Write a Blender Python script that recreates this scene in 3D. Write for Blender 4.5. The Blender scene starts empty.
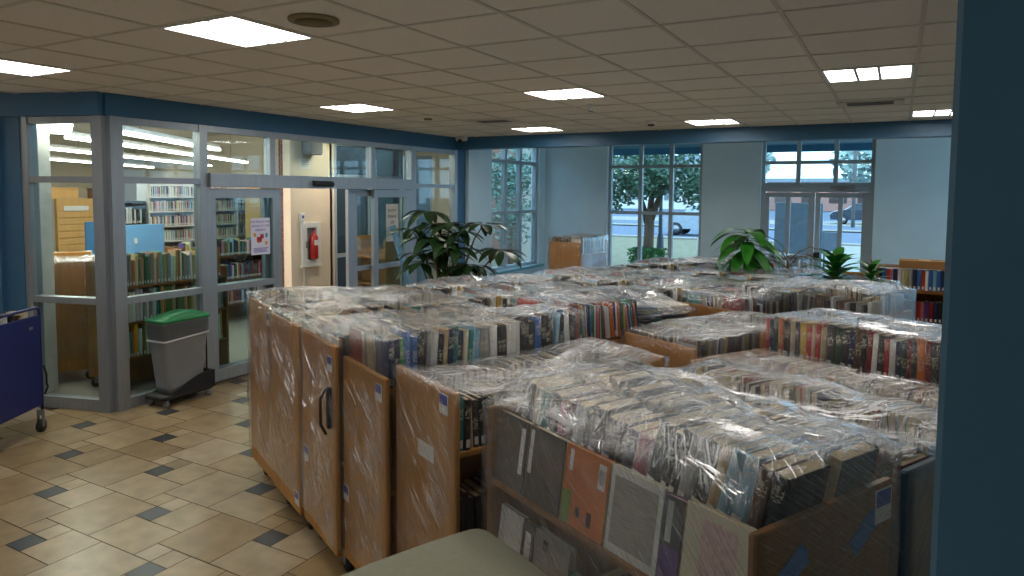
import bpy, bmesh, math, random
from mathutils import Vector, Matrix, noise
random.seed(7)
S = bpy.context.scene
COL = S.collection
PI = math.pi
R = math.radians

def srgb(h):
    h = h.lstrip('#')
    out = []
    for i in (0, 2, 4):
        c = int(h[i:i+2], 16) / 255
        out.append(c / 12.92 if c <= .04045 else ((c + .055) / 1.055) ** 2.4)
    return (*out, 1)

# ------------------------------------------------------------------ camera
EYE = 2.115
cam_d = bpy.data.cameras.new('camera')
cam = bpy.data.objects.new('camera', cam_d); COL.objects.link(cam)
yaw, pitch, roll = 0.505544935, -0.06697687, 0.007451446
cy_, sy_ = math.cos(yaw), math.sin(yaw)
f0 = Vector((-sy_, cy_, 0)); r0 = Vector((cy_, sy_, 0)); u0 = Vector((0, 0, 1))
fw = f0 * math.cos(pitch) + u0 * math.sin(pitch)
up = u0 * math.cos(pitch) - f0 * math.sin(pitch)
rt = r0 * math.cos(roll) + up * math.sin(roll)
u2 = up * math.cos(roll) - r0 * math.sin(roll)
m = Matrix((rt, u2, -fw)).transposed().to_4x4()
m.translation = Vector((0, 0, EYE))
cam.matrix_world = m
cam_d.sensor_width = 36
cam_d.lens = 697.504 / 1024 * 36
cam_d.shift_y = -(288 - 238.704) / 1024
cam_d.clip_start = .05
cam_d.clip_end = 400
S.camera = cam

# ------------------------------------------------------------------ world and exposure
W = bpy.data.worlds.new('world'); S.world = W
W.use_nodes = True
nt = W.node_tree
bg = nt.nodes['Background']
bg.inputs['Color'].default_value = srgb('#c2d9ee')
bg.inputs['Strength'].default_value = 4.3
S.view_settings.view_transform = 'Standard'
S.view_settings.look = 'None'
S.view_settings.gamma = 1
S.view_settings.use_curve_mapping = False
S.view_settings.exposure = 0.50
LAMP = 13.5            # ceiling light diffusers
LIB_LAMP = 20.0         # strip lights in the library behind the glass
S.cycles.transparent_max_bounces = 40
S.cycles.max_bounces = 10
S.cycles.sample_clamp_indirect = 8

# ------------------------------------------------------------------ material helpers
MATS = {}
def nodes_of(name):
    mt = bpy.data.materials.new(name); mt.use_nodes = True
    n = mt.node_tree.nodes; l = mt.node_tree.links
    return mt, n, l, n['Principled BSDF']

def mat(name, col, rough=.5, metal=0., var=.12, scale=8., stretch=(1, 1, 1), bump=0., spec=.5, coat=0.):
    """principled surface with a little procedural colour variation"""
    if name in MATS: return MATS[name]
    mt, n, l, p = nodes_of(name)
    c = srgb(col)
    tc = n.new('ShaderNodeTexCoord'); mp = n.new('ShaderNodeMapping'); ns = n.new('ShaderNodeTexNoise')
    mp.inputs['Scale'].default_value = stretch
    ns.inputs['Scale'].default_value = scale; ns.inputs['Detail'].default_value = 5
    l.new(tc.outputs['Object'], mp.inputs['Vector']); l.new(mp.outputs['Vector'], ns.inputs['Vector'])
    cr = n.new('ShaderNodeValToRGB')
    cr.color_ramp.elements[0].position = .3; cr.color_ramp.elements[1].position = .7
    cr.color_ramp.elements[0].color = (*[x * (1 - var) for x in c[:3]], 1)
    cr.color_ramp.elements[1].color = (*[min(1, x * (1 + var)) for x in c[:3]], 1)
    l.new(ns.outputs['Fac'], cr.inputs['Fac']); l.new(cr.outputs['Color'], p.inputs['Base Color'])
    p.inputs['Roughness'].default_value = rough; p.inputs['Metallic'].default_value = metal
    p.inputs['Specular IOR Level'].default_value = spec
    p.inputs['Coat Weight'].default_value = coat
    if bump:
        b = n.new('ShaderNodeBump'); b.inputs['Strength'].default_value = bump; b.inputs['Distance'].default_value = .01
        l.new(ns.outputs['Fac'], b.inputs['Height']); l.new(b.outputs['Normal'], p.inputs['Normal'])
    MATS[name] = mt
    return mt

def emit(name, col, strength):
    if name in MATS: return MATS[name]
    mt, n, l, p = nodes_of(name)
    p.inputs['Base Color'].default_value = srgb(col)
    p.inputs['Emission Color'].default_value = srgb(col)
    p.inputs['Emission Strength'].default_value = strength
    MATS[name] = mt
    return mt

def schlick(n, l, f0, normal=None):
    lw = n.new('ShaderNodeLayerWeight'); lw.inputs['Blend'].default_value = .5
    if normal: l.new(normal, lw.inputs['Normal'])
    pw = n.new('ShaderNodeMath'); pw.operation = 'POWER'; pw.inputs[1].default_value = 5; l.new(lw.outputs['Facing'], pw.inputs[0])
    ma = n.new('ShaderNodeMath'); ma.operation = 'MULTIPLY_ADD'; ma.inputs[1].default_value = 1 - f0; ma.inputs[2].default_value = f0; l.new(pw.outputs[0], ma.inputs[0])
    return ma.outputs[0]

def glass(name, tint, refl=.03, rough=0.0):
    if name in MATS: return MATS[name]
    mt, n, l, p = nodes_of(name)
    out = n['Material Output']; n.remove(p)
    t = n.new('ShaderNodeBsdfTransparent'); t.inputs['Color'].default_value = srgb(tint)
    g = n.new('ShaderNodeBsdfGlossy'); g.inputs['Roughness'].default_value = rough
    mx = n.new('ShaderNodeMixShader')
    l.new(schlick(n, l, refl), mx.inputs['Fac']); l.new(t.outputs[0], mx.inputs[1]); l.new(g.outputs[0], mx.inputs[2])
    l.new(mx.outputs[0], out.inputs['Surface'])
    MATS[name] = mt
    return mt

def attr_mat(name, rough=.5, attr='Col', spec=.4, var=.15, nscale=20., bands=False):
    """surface coloured by a per-face colour attribute (each tile / book has its own colour)"""
    if name in MATS: return MATS[name]
    mt, n, l, p = nodes_of(name)
    a = n.new('ShaderNodeVertexColor'); a.layer_name = attr
    tc = n.new('ShaderNodeTexCoord'); ns = n.new('ShaderNodeTexNoise')
    ns.inputs['Scale'].default_value = nscale; ns.inputs['Detail'].default_value = 6
    l.new(tc.outputs['Object'], ns.inputs['Vector'])
    mr = n.new('ShaderNodeMapRange'); mr.inputs['From Min'].default_value = .3; mr.inputs['From Max'].default_value = .7
    mr.inputs['To Min'].default_value = 1 - var; mr.inputs['To Max'].default_value = 1 + var
    l.new(ns.outputs['Fac'], mr.inputs['Value'])
    mx = n.new('ShaderNodeVectorMath'); mx.operation = 'SCALE'
    l.new(a.outputs['Color'], mx.inputs[0]); l.new(mr.outputs['Result'], mx.inputs['Scale'])
    l.new(mx.outputs['Vector'], p.inputs['Base Color'])
    p.inputs['Roughness'].default_value = rough; p.inputs['Specular IOR Level'].default_value = spec
    MATS[name] = mt
    return mt

# ------------------------------------------------------------------ mesh helpers
class MB:
    def __init__(s): s.v = []; s.f = []; s.mi = []; s.c = []; s.sm = []
    def add(s, vs, fs, mi=0, col=None, smooth=False, M=None):
        o = len(s.v)
        s.v += [tuple(M @ Vector(q)) if M else tuple(q) for q in vs]
        for f in fs:
            s.f.append([i + o for i in f]); s.mi.append(mi); s.c.append(col); s.sm.append(smooth)
        return s
    def box(s, x0, x1, y0, y1, z0, z1, mi=0, col=None, M=None):
        vs = [(x, y, z) for z in (z0, z1) for y in (y0, y1) for x in (x0, x1)]
        return s.add(vs, [(0, 2, 3, 1), (4, 5, 7, 6), (0, 1, 5, 4), (2, 6, 7, 3), (0, 4, 6, 2), (1, 3, 7, 5)], mi, col, False, M)
    def bbox(s, x0, x1, y0, y1, z0, z1, b=.004, mi=0, col=None, M=None):
        """box with chamfered vertical and horizontal edges"""
        b = min(b, (x1-x0)*.45, (y1-y0)*.45, (z1-z0)*.45)
        def ring(z, i):
            return [(x0+b+i, y0+i, z), (x1-b-i, y0+i, z), (x1-i, y0+b+i, z), (x1-i, y1-b-i, z), (x1-b-i, y1-i, z), (x0+b+i, y1-i, z), (x0+i, y1-b-i, z), (x0+i, y0+b+i, z)]
        return s.loft([ring(z0, b*.7), ring(z0+b, 0), ring(z1-b, 0), ring(z1, b*.7)], mi, col, False, M)
    def loft(s, rings, mi=0, col=None, smooth=True, M=None, cap=True, close=True):
        n = len(rings[0]); vs = [q for r in rings for q in r]; fs = []
        for k in range(len(rings) - 1):
            for i in range(n if close else n - 1):
                j = (i + 1) % n
                fs.append((k*n+i, k*n+j, (k+1)*n+j, (k+1)*n+i))
        if cap and close:
            fs.append(tuple(range(n))[::-1]); fs.append(tuple((len(rings)-1)*n+i for i in range(n)))
        return s.add(vs, fs, mi, col, smooth, M)
    def tube(s, pts, r, n=8, mi=0, col=None, M=None, smooth=True):
        pts = [Vector(p) for p in pts]; rs = r if isinstance(r, (list, tuple)) else [r]*len(pts)
        rings = []; ref = None
        for i, p in enumerate(pts):
            d = (pts[min(i+1, len(pts)-1)] - pts[max(i-1, 0)]).normalized()
            if ref is None: ref = Vector((0, 0, 1)) if abs(d.z) < .9 else Vector((1, 0, 0))
            a = (ref - d * ref.dot(d))
            if a.length < 1e-4: a = d.orthogonal()
            a.normalize(); ref = a; b = d.cross(a)
            rings.append([tuple(p + a*math.cos(2*PI*k/n)*rs[i] + b*math.sin(2*PI*k/n)*rs[i]) for k in range(n)])
        return s.loft(rings, mi, col, smooth, M)
    def lathe(s, prof, n=24, mi=0, col=None, M=None, smooth=True, cap=True):
        rings = [[(r*math.cos(2*PI*k/n), r*math.sin(2*PI*k/n), z) for k in range(n)] for r, z in prof]
        return s.loft(rings, mi, col, smooth, M, cap)
    def prism(s, poly, z0, z1, mi=0, col=None, M=None):
        return s.loft([[(x, y, z0) for x, y in poly], [(x, y, z1) for x, y in poly]], mi, col, False, M)
    def sphere(s, c, r, mi=0, col=None, n=12, m_=8, M=None):
        rr = r if isinstance(r, (tuple, list)) else (r, r, r)
        rings = []
        for k in range(m_+1):
            a = -PI/2 + PI*k/m_
            rings.append([(c[0]+rr[0]*max(.02, math.cos(a))*math.cos(2*PI*i/n), c[1]+rr[1]*max(.02, math.cos(a))*math.sin(2*PI*i/n), c[2]+rr[2]*math.sin(a)) for i in range(n)])
        return s.loft(rings, mi, col, True, M)
    def build(s, name, mats, parent=None, loc=None, rotz=None, M=None):
        me = bpy.data.meshes.new(name)
        me.from_pydata(s.v, [], s.f)
        if not isinstance(mats, (list, tuple)): mats = [mats]
        for q in mats: me.materials.append(q)
        for p, mi, sm in zip(me.polygons, s.mi, s.sm): p.material_index = mi; p.use_smooth = sm
        if any(c is not None for c in s.c):
            ca = me.color_attributes.new('Col', 'FLOAT_COLOR', 'CORNER')
            data = [1.0] * (len(me.loops) * 4)
            for p, c in zip(me.polygons, s.c):
                if c is None: continue
                for li in p.loop_indices:
                    data[li*4:li*4+3] = c[:3]
            ca.data.foreach_set('color', data)
        bm = bmesh.new(); bm.from_mesh(me); bmesh.ops.recalc_face_normals(bm, faces=bm.faces); bm.to_mesh(me); bm.free()
        o = bpy.data.objects.new(name, me); COL.objects.link(o)
        if parent: o.parent = parent
        if loc: o.location = loc
        if rotz is not None: o.rotation_euler.z = rotz
        if M: o.matrix_basis = M
        return o

def tag(o, label=None, cat=None, group=None, kind=None):
    if label and len(label.split()) > 16: print('LONG', len(label.split()), label)
    if label: o['label'] = label
    if cat: o['category'] = cat
    if group: o['group'] = group
    if kind: o['kind'] = kind
    return o
def thing(name, label, cat, loc=(0, 0, 0), rotz=0, group=None):
    o = bpy.data.objects.new(name, None); COL.objects.link(o)
    o.location = loc; o.rotation_euler = (0, 0, rotz); o.empty_display_size = .1
    return tag(o, label, cat, group)
def struct(name, mb, mats, label=None, **k):
    o = mb.build(name, mats, **k); tag(o, label, None, None, 'structure'); return o
def text(name, body, size, mt, parent, M, align='CENTER', extrude=.0006):
    c = bpy.data.curves.new(name, 'FONT'); c.body = body; c.size = size; c.align_x = align; c.align_y = 'CENTER'; c.extrude = extrude
    q = bpy.data.objects.new(name, c); COL.objects.link(q)
    me = bpy.data.meshes.new_from_object(q.evaluated_get(bpy.context.evaluated_depsgraph_get()))
    bpy.data.objects.remove(q); me.materials.clear(); me.materials.append(mt)
    o = bpy.data.objects.new(name, me); COL.objects.link(o); o.parent = parent; o.matrix_basis = M
    return o
def dup(o, parent=None):
    c = o.copy(); COL.objects.link(c)
    if parent: c.parent = parent
    for ch in list(o.children): dup(ch, c)
    return c
def frame_M(o, x, y, z):
    m_ = Matrix((Vector(x), Vector(y), Vector(z))).transposed().to_4x4(); m_.translation = Vector(o); return m_

# ------------------------------------------------------------------ materials
M_wall = mat('painted_wall_grey', '#d2e9f4', .7, var=.03, scale=3)
M_cream = mat('painted_wall_cream', '#dccdb6', .7, var=.03, scale=3)
M_blue = mat('painted_blue', '#356487', .55, var=.05, scale=4)
M_bluecol = mat('painted_blue_column', '#4e7489', .6, var=.05, scale=4)
M_beam = mat('painted_blue_beam', '#35678a', .45, var=.05, scale=4)
M_alu = mat('brushed_aluminium', '#9aa0a6', .42, .55, var=.06, scale=30, stretch=(1, 1, .1))
M_winfr = mat('window_frame_paint', '#a3b2bc', .45, .1, var=.04)
M_aludark = mat('dark_frame', '#3a3d40', .5, .4, var=.05)
M_glass = glass('window_glass', '#e6f1f2')
M_tint = glass('tinted_window_glass', '#dcebf0')
M_dkglass = glass('dark_tinted_glass', '#b4c0c6')
M_wood = mat('birch_plywood', '#ac7530', .42, var=.16, scale=6, stretch=(6, 6, .5), spec=.4)
M_wood2 = mat('oak_plywood', '#875722', .42, var=.18, scale=5, stretch=(6, 6, .5), spec=.4)
M_wood3 = mat('maple_board', '#c99d62', .45, var=.1, scale=5, stretch=(6, 6, .5), spec=.4)
M_wooddk = mat('walnut_board', '#6e4426', .5, var=.18, scale=5, stretch=(6, 6, .5), spec=.3)
M_navy = mat('navy_enamel', '#151e60', .45, var=.08, scale=10)
M_navypanel = mat('dark_blue_enamel', '#27475c', .4, var=.08, scale=10)
M_black = mat('black_rubber', '#18181a', .55, var=.1)
M_steel = mat('zinc_steel', '#8d9196', .35, .8, var=.08)
M_white = mat('white_enamel', '#d9d9d6', .4, var=.03)
M_paper = mat('white_paper', '#d8d6d2', .8, var=.04, scale=40)
M_lab_blue = mat('label_blue', '#1f3fa8', .5, var=.05)
M_tape = mat('blue_tape', '#2272b8', .5, var=.08)
M_red = mat('extinguisher_red', '#a3201c', .35, var=.05)
M_grey = mat('bin_grey', '#85888d', .5, var=.05)
M_green = mat('lid_green', '#0e7a45', .45, var=.08)
M_bag = glass('bin_liner_film', '#e0e3e6')
M_table = mat('laminate_sage', '#8b8b78', .5, var=.06, scale=60)
M_brick = None
def brick():
    mt, n, l, p = nodes_of('brick_masonry')
    tc = n.new('ShaderNodeTexCoord'); mp = n.new('ShaderNodeMapping'); b = n.new('ShaderNodeTexBrick')
    mp.inputs['Rotation'].default_value = (R(90), 0, R(90))
    b.inputs['Scale'].default_value = 5; b.inputs['Color1'].default_value = srgb('#8a5446'); b.inputs['Color2'].default_value = srgb('#6d4238')
    b.inputs['Mortar'].default_value = srgb('#a59b90'); b.inputs['Mortar Size'].default_value = .02
    l.new(tc.outputs['Object'], mp.inputs['Vector']); l.new(mp.outputs['Vector'], b.inputs['Vector']); l.new(b.outputs['Color'], p.inputs['Base Color'])
    p.inputs['Roughness'].default_value = .85
    return mt
M_brick = brick()
M_tbar = mat('ceiling_grid_paint', '#cdc3b4', .6, var=.04)
M_ceil = mat('mineral_ceiling_tile', '#e6ddd0', .9, var=.05, scale=60, bump=.15)
M_diff = emit('light_diffuser', '#fffaf2', LAMP)
M_libdiff = emit('library_strip_diffuser', '#fff3e0', LIB_LAMP)
M_soil = mat('potting_soil', '#3a2a1e', .9, var=.3, scale=40)
M_pot = mat('clay_pot', '#7d4a33', .7, var=.1)
M_leaf = mat('leaf_green', '#25581f', .35, var=.35, scale=14, spec=.5)
M_leafd = mat('leaf_dark_green', '#1f3b1c', .35, var=.35, scale=14, spec=.5)
M_leafb = mat('leaf_bright_green', '#2f7d22', .4, var=.3, scale=14, spec=.4)
M_stem = mat('plant_stem', '#6b5b38', .7, var=.2)
M_pages = mat('book_pages', '#bfae8c', .85, var=.14, scale=60, stretch=(1, 1, 1))
M_coverobj = None
def cover_mat():
    mt, n, l, p = nodes_of('book_cover')
    oi = n.new('ShaderNodeObjectInfo'); tc = n.new('ShaderNodeTexCoord')
    sp = n.new('ShaderNodeSeparateXYZ'); l.new(tc.outputs['Generated'], sp.inputs[0])
    # title band somewhere on the spine / cover; position varies from book to book
    ml = n.new('ShaderNodeMath'); ml.operation = 'MULTIPLY_ADD'; ml.inputs[1].default_value = .4; ml.inputs[2].default_value = .45
    l.new(oi.outputs['Random'], ml.inputs[0])
    sb = n.new('ShaderNodeMath'); sb.operation = 'SUBTRACT'; l.new(sp.outputs['Z'], sb.inputs[0]); l.new(ml.outputs[0], sb.inputs[1])
    ab = n.new('ShaderNodeMath'); ab.operation = 'ABSOLUTE'; l.new(sb.outputs[0], ab.inputs[0])
    lt = n.new('ShaderNodeMath'); lt.operation = 'LESS_THAN'; lt.inputs[1].default_value = .12; l.new(ab.outputs[0], lt.inputs[0])
    ns = n.new('ShaderNodeTexNoise'); ns.inputs['Scale'].default_value = 1; ns.inputs['Detail'].default_value = 1
    mp = n.new('ShaderNodeMapping'); mp.inputs['Scale'].default_value = (20, 120, 170); l.new(tc.outputs['Object'], mp.inputs['Vector']); l.new(mp.outputs['Vector'], ns.inputs['Vector'])
    onsp = n.new('ShaderNodeMath'); onsp.operation = 'GREATER_THAN'; onsp.inputs[1].default_value = .96; l.new(sp.outputs['X'], onsp.inputs[0])
    gt = n.new('ShaderNodeMath'); gt.operation = 'GREATER_THAN'; gt.inputs[1].default_value = .52; l.new(ns.outputs['Fac'], gt.inputs[0])
    mu = n.new('ShaderNodeMath'); mu.operation = 'MULTIPLY'; l.new(lt.outputs[0], mu.inputs[0]); l.new(gt.outputs[0], mu.inputs[1])
    mu2 = n.new('ShaderNodeMath'); mu2.operation = 'MULTIPLY'; l.new(onsp.outputs[0], mu2.inputs[1]); l.new(mu.outputs[0], mu2.inputs[0])
    mu3 = n.new('ShaderNodeMath'); mu3.operation = 'MULTIPLY'; mu3.inputs[1].default_value = .6; l.new(mu2.outputs[0], mu3.inputs[0]); mu2 = mu3
    mx = n.new('ShaderNodeMix'); mx.data_type = 'RGBA'
    l.new(mu2.outputs[0], mx.inputs['Factor']); l.new(oi.outputs['Color'], mx.inputs['A']); mx.inputs['B'].default_value = srgb('#cfc6a8')
    l.new(mx.outputs['Result'], p.inputs['Base Color'])
    p.inputs['Roughness'].default_value = .42; p.inputs['Specular IOR Level'].default_value = .4
    return mt
M_cover = cover_mat()
M_coverattr = attr_mat('book_cover_mixed', .5, var=.12, nscale=60)
M_tile = attr_mat('stone_tile', .32, var=.16, nscale=7, spec=.5)
M_grout = mat('tile_grout', '#5b4f3e', .9, var=.1)
M_carpet = mat('carpet_greige', '#8b8176', .95, var=.2, scale=90)

def wrap_mat(name, ang, k=1.0, sc=1.0, sheen_haze=.0, lo=.56, pl=.40):
    """clear stretch film: mostly see-through, glossy, with whitened stretch creases and painted patches of white sheen"""
    mt, n, l, p = nodes_of(name)
    out = n['Material Output']; n.remove(p)
    tc = n.new('ShaderNodeTexCoord')
    def streak(ang_, along, across, det):
        mp = n.new('ShaderNodeMapping'); mp.inputs['Rotation'].default_value = (0, 0, R(ang_)); l.new(tc.outputs['Object'], mp.inputs['Vector'])
        sp = n.new('ShaderNodeSeparateXYZ'); l.new(mp.outputs['Vector'], sp.inputs[0])
        def ma(x, k, add=None):
            q = n.new('ShaderNodeMath'); q.operation = 'MULTIPLY_ADD'; l.new(x, q.inputs[0]); q.inputs[1].default_value = k
            if add is None: q.inputs[2].default_value = 0
            else: l.new(add, q.inputs[2])
            return q.outputs[0]
        cb = n.new('ShaderNodeCombineXYZ')
        l.new(ma(sp.outputs['X'], along, ma(sp.outputs['Z'], along*.5)), cb.inputs[0]); l.new(ma(sp.outputs['Y'], across, ma(sp.outputs['Z'], across*.8)), cb.inputs[1])
        ns = n.new('ShaderNodeTexNoise'); ns.inputs['Scale'].default_value = 1; ns.inputs['Detail'].default_value = det; ns.inputs['Roughness'].default_value = .6; ns.inputs['Distortion'].default_value = .3
        l.new(cb.outputs[0], ns.inputs['Vector']); return ns.outputs['Fac']
    a = streak(ang, 4*sc, 60*sc, 4)
    b = streak(ang + 38, 6*sc, 42*sc, 4)
    mpc = n.new('ShaderNodeTexNoise'); mpc.inputs['Scale'].default_value = 2.4; mpc.inputs['Detail'].default_value = 2; l.new(tc.outputs['Object'], mpc.inputs['Vector']); c = mpc.outputs['Fac']
    def math_(op, x, y):
        q = n.new('ShaderNodeMath'); q.operation = op
        for i, w_ in enumerate((x, y)):
            if isinstance(w_, (int, float)): q.inputs[i].default_value = w_
            else: l.new(w_, q.inputs[i])
        return q.outputs[0]
    def ramp(x, lo, hi):
        q = n.new('ShaderNodeMapRange'); q.interpolation_type = 'SMOOTHSTEP'
        q.inputs['From Min'].default_value = lo; q.inputs['From Max'].default_value = hi
        l.new(x, q.inputs['Value']); return q.outputs['Result']
    mix = math_('MAXIMUM', ramp(a, lo, lo + .18), ramp(b, lo + .02, lo + .2))
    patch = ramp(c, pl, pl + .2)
    crease = math_('MULTIPLY', mix, math_('ADD', math_('MULTIPLY', patch, .94), .06))
    h = math_('ADD', math_('MULTIPLY', a, 1.0), math_('MULTIPLY', b, .8))
    bp = n.new('ShaderNodeBump'); bp.inputs['Strength'].default_value = .9; bp.inputs['Distance'].default_value = .012
    l.new(h, bp.inputs['Height'])
    t = n.new('ShaderNodeBsdfTransparent'); t.inputs['Color'].default_value = (.97, .975, .98, 1)
    g = n.new('ShaderNodeBsdfGlossy'); g.inputs['Roughness'].default_value = .11; g.inputs['Color'].default_value = (.95, .97, 1, 1)
    l.new(bp.outputs['Normal'], g.inputs['Normal'])
    fr = schlick(n, l, .05, bp.outputs['Normal'])
    d = n.new('ShaderNodeBsdfDiffuse'); d.inputs['Color'].default_value = (.85, .87, .9, 1); l.new(bp.outputs['Normal'], d.inputs['Normal'])
    tl = n.new('ShaderNodeBsdfTranslucent'); tl.inputs['Color'].default_value = (.8, .82, .85, 1)
    dm = n.new('ShaderNodeMixShader'); dm.inputs[0].default_value = .3; l.new(d.outputs[0], dm.inputs[1]); l.new(tl.outputs[0], dm.inputs[2])
    gfac = math_('MINIMUM', math_('ADD', math_('MULTIPLY', fr, 1.6), math_('MULTIPLY', crease, .35)), .75)
    m1 = n.new('ShaderNodeMixShader'); l.new(gfac, m1.inputs[0]); l.new(t.outputs[0], m1.inputs[1]); l.new(g.outputs[0], m1.inputs[2])
    m2 = n.new('ShaderNodeMixShader'); l.new(math_('MINIMUM', math_('ADD', math_('MULTIPLY', crease, .42*k), math_('MULTIPLY', patch, sheen_haze)), .85), m2.inputs[0]); l.new(m1.outputs[0], m2.inputs[1]); l.new(dm.outputs[0], m2.inputs[2])  # white haze in patches paints the film's sheen into its colour
    l.new(m2.outputs[0], out.inputs['Surface'])
    return mt
WRAPS = [(wrap_mat('stretch_film_top', 12, 1.15, .8, .13, .50, .41), wrap_mat('stretch_film_side', 40, .55, 1.0, .0, .60)),  # tops get more of the painted sheen than sides
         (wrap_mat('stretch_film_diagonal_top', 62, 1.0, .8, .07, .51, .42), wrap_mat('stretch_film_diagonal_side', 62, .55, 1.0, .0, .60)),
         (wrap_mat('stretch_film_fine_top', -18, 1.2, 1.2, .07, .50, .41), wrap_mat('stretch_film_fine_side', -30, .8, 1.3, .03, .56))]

def crease_mat():
    mt, n, l, p = nodes_of('stretch_film_crease')
    out = n['Material Output']
    p.inputs['Base Color'].default_value = (.94, .95, .97, 1); p.inputs['Roughness'].default_value = .24; p.inputs['Metallic'].default_value = .55
    tc = n.new('ShaderNodeTexCoord'); ns = n.new('ShaderNodeTexNoise'); ns.inputs['Scale'].default_value = 9; ns.inputs['Detail'].default_value = 3
    l.new(tc.outputs['Object'], ns.inputs['Vector'])
    mr = n.new('ShaderNodeMapRange'); mr.inputs['From Min'].default_value = .42; mr.inputs['From Max'].default_value = .64; mr.inputs['To Max'].default_value = .85
    l.new(ns.outputs['Fac'], mr.inputs['Value'])
    t = n.new('ShaderNodeBsdfTransparent'); mx = n.new('ShaderNodeMixShader')
    l.new(mr.outputs['Result'], mx.inputs[0]); l.new(t.outputs[0], mx.inputs[1]); l.new(p.outputs[0], mx.inputs[2]); l.new(mx.outputs[0], out.inputs['Surface'])
    return mt
M_crease = crease_mat()
WRAPS.append((wrap_mat('stretch_film_sheen_top', 80, .75, .6, .24, .52, .36), WRAPS[0][1]))  # stronger white sheen painted into this flat top
WRAPS = [(a, b, M_crease) for a, b in WRAPS]
# ================================================================== THE SETTING
H = 2.996
GX0, GY0, G = 0.0695, 3.051, .6096
XG = -6.46                       # plane of the glass partition
YW = 12.9                        # outside wall with windows and entrance
XA = -6.37                       # left wall of the window bay
# floor: a lattice of 6 / 12 / 18 inch stone tiles with dark inserts
U = .1524
OX, OY = -4.26, 2.67
fl = MB()
fl.add([(-15, -3, -.012), (4, -3, -.012), (4, 13.2, -.012), (-15, 13.2, -.012)], [(0, 1, 2, 3)], 1)
tiles = [(0, 0, 1, 1, 1), (0, 1, 1, 1, 0), (1, 0, 2, 2, 0), (3, -1, 3, 3, 0), (0, -2, 3, 2, 0), (3, -2, 1, 1, 0)]
tan_cols = ['#a08b69', '#a69270', '#937e5c', '#a99779', '#9b8767', '#8f7b5b', '#a49172', '#9a825c', '#ad9b7f']
g_ = .0035
for i in range(-16, 30):
    for j in range(-16, 24):
        bx, by = 4*i + 2*j, -3*i + 4*j
        for (x, y, w_, h_, dk) in tiles:
            X, Y = OX + (bx + x)*U, OY + (by + y)*U
            if X < -9.5 or X > 3 or Y < -2.5 or Y > 12.6: continue
            if X < XG - .9 and Y > 3.3: continue
            c = srgb('#3d4146') if dk else srgb(random.choice(tan_cols))
            x0, x1, y0, y1 = X + g_, X + w_*U - g_, Y + g_, Y + h_*U - g_
            if Y > 3.75 and x0 < XG: x0 = XG
            if x1 <= x0: continue
            fl.add([(x0, y0, 0), (x1, y0, 0), (x1, y1, 0), (x0, y1, 0)], [(0, 1, 2, 3)], 0, c)
struct('floor', fl, [M_tile, M_grout], 'beige stone tile floor with small dark square inserts')
DX, DY = -.954, -.301            # direction of the short angled partition, from the corner post
lf = MB()
lf.prism([(XG, 3.9), (XG, 7.6), (-8, 7.6), (-8, 13), (-21, 13), (-21, -1), (XG + DX*3.2, 3.88 + DY*3.2), (XG + DX*.1, 3.88 + DY*.1)], -.01, .004)
lf.box(-8, XG, 7.6, 10.4, -.01, .003)
struct('floor_library', lf, M_carpet, 'grey-beige carpet in the library behind the glass')

# ceiling with lay-in grid; panels where lights and vents sit are left open
LIGHTS = [(-6, -1), (-10, -1), (-9, 4), (-5, 4), (-8, 9), (-4, 9), (-1, 4), (0, 9), (-2, -1), (-5, -6), (-9, -6)]
ce = MB()
def cellbox(i, j): return GX0 + i*G, GX0 + (i+1)*G, GY0 + j*G, GY0 + (j+1)*G
def xlim(y):  # left end of the lobby ceiling
    return XG if y > 3.88 else XG + (3.88 - y) / .301 * -.954
for i in range(-22, 6):
    for j in range(-10, 11):
        if (i, j) in LIGHTS: continue
        x0, x1, y0, y1 = cellbox(i, j)
        if y0 > 9.75: continue
        if x1 < XG and y0 > 3.9: continue
        if x1 < XG - (3.88 - y1)/.301*.954 and y1 < 3.88: continue
        e = .011
        ce.box(x0 + e, x1 - e, y0 + e, y1 - e, H + .006, H + .02, 0)
for i in range(-22, 7):
    x = GX0 + i*G
    if x < XG: ce.box(x - .0115, x + .0115, -3.2, 3.88 - (XG - x)*.301/.954, H, H + .03, 1)
    else: ce.box(x - .0115, x + .0115, -3.2, 9.7, H, H + .03, 1)
for j in range(-10, 12):
    y = GY0 + j*G
    ce.box(max(-13, xlim(y)), 3.6, y - .0115, y + .0115, H + .001, H + .03, 1)
ce.prism([(XG, 9.9), (XG, 3.88), (-13, 1.82), (-13, -3.4), (3.8, -3.4), (3.8, 9.9)], H + .14, H + .16, 1)
struct('ceiling', ce, [M_ceil, M_tbar], 'lay-in tile ceiling')

# closing walls out of view
w = MB(); w.box(-13, 4, -3.3, -3.1, 0, H + .1); struct('wall_rear', w, M_wall)

w = MB(); w.box(-13, -12.8, -3.2, 2.2, 0, H + .1); struct('wall_left', w, M_blue)
# blue wall beyond the angled partition
dv = Vector((DX, DY, 0)); nv = Vector((DY, -DX, 0)); nv = -nv if nv.y > 0 else nv
def AM(): return frame_M((XG, 3.88, 0), dv, -nv, (0, 0, 1))     # local x along the angled partition, local y into the library
w = MB(); w.box(1.12, 7, -.1, .12, 0, H, 0); w.box(.9, 1.12, -.06, .12, 0, H, 0)
struct('wall_blue', w, M_blue, 'blue painted wall left of the glass partition', M=AM())
# soffits over the glass
w = MB(); w.box(-.002, 7, -.1, .14, 2.79, H + .1)
struct('trim_soffit_angled', w, M_blue, 'blue soffit over the angled glass', M=AM())
w = MB(); w.box(XG - .14, XG + .03, 3.86, 9.98, 2.79, H + .1)
w.box(XG - .08, XG + .03, 9.70, 9.98, 0, 2.79)
struct('trim_soffit', w, M_blue, 'blue soffit and end post of the glass partition')
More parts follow.
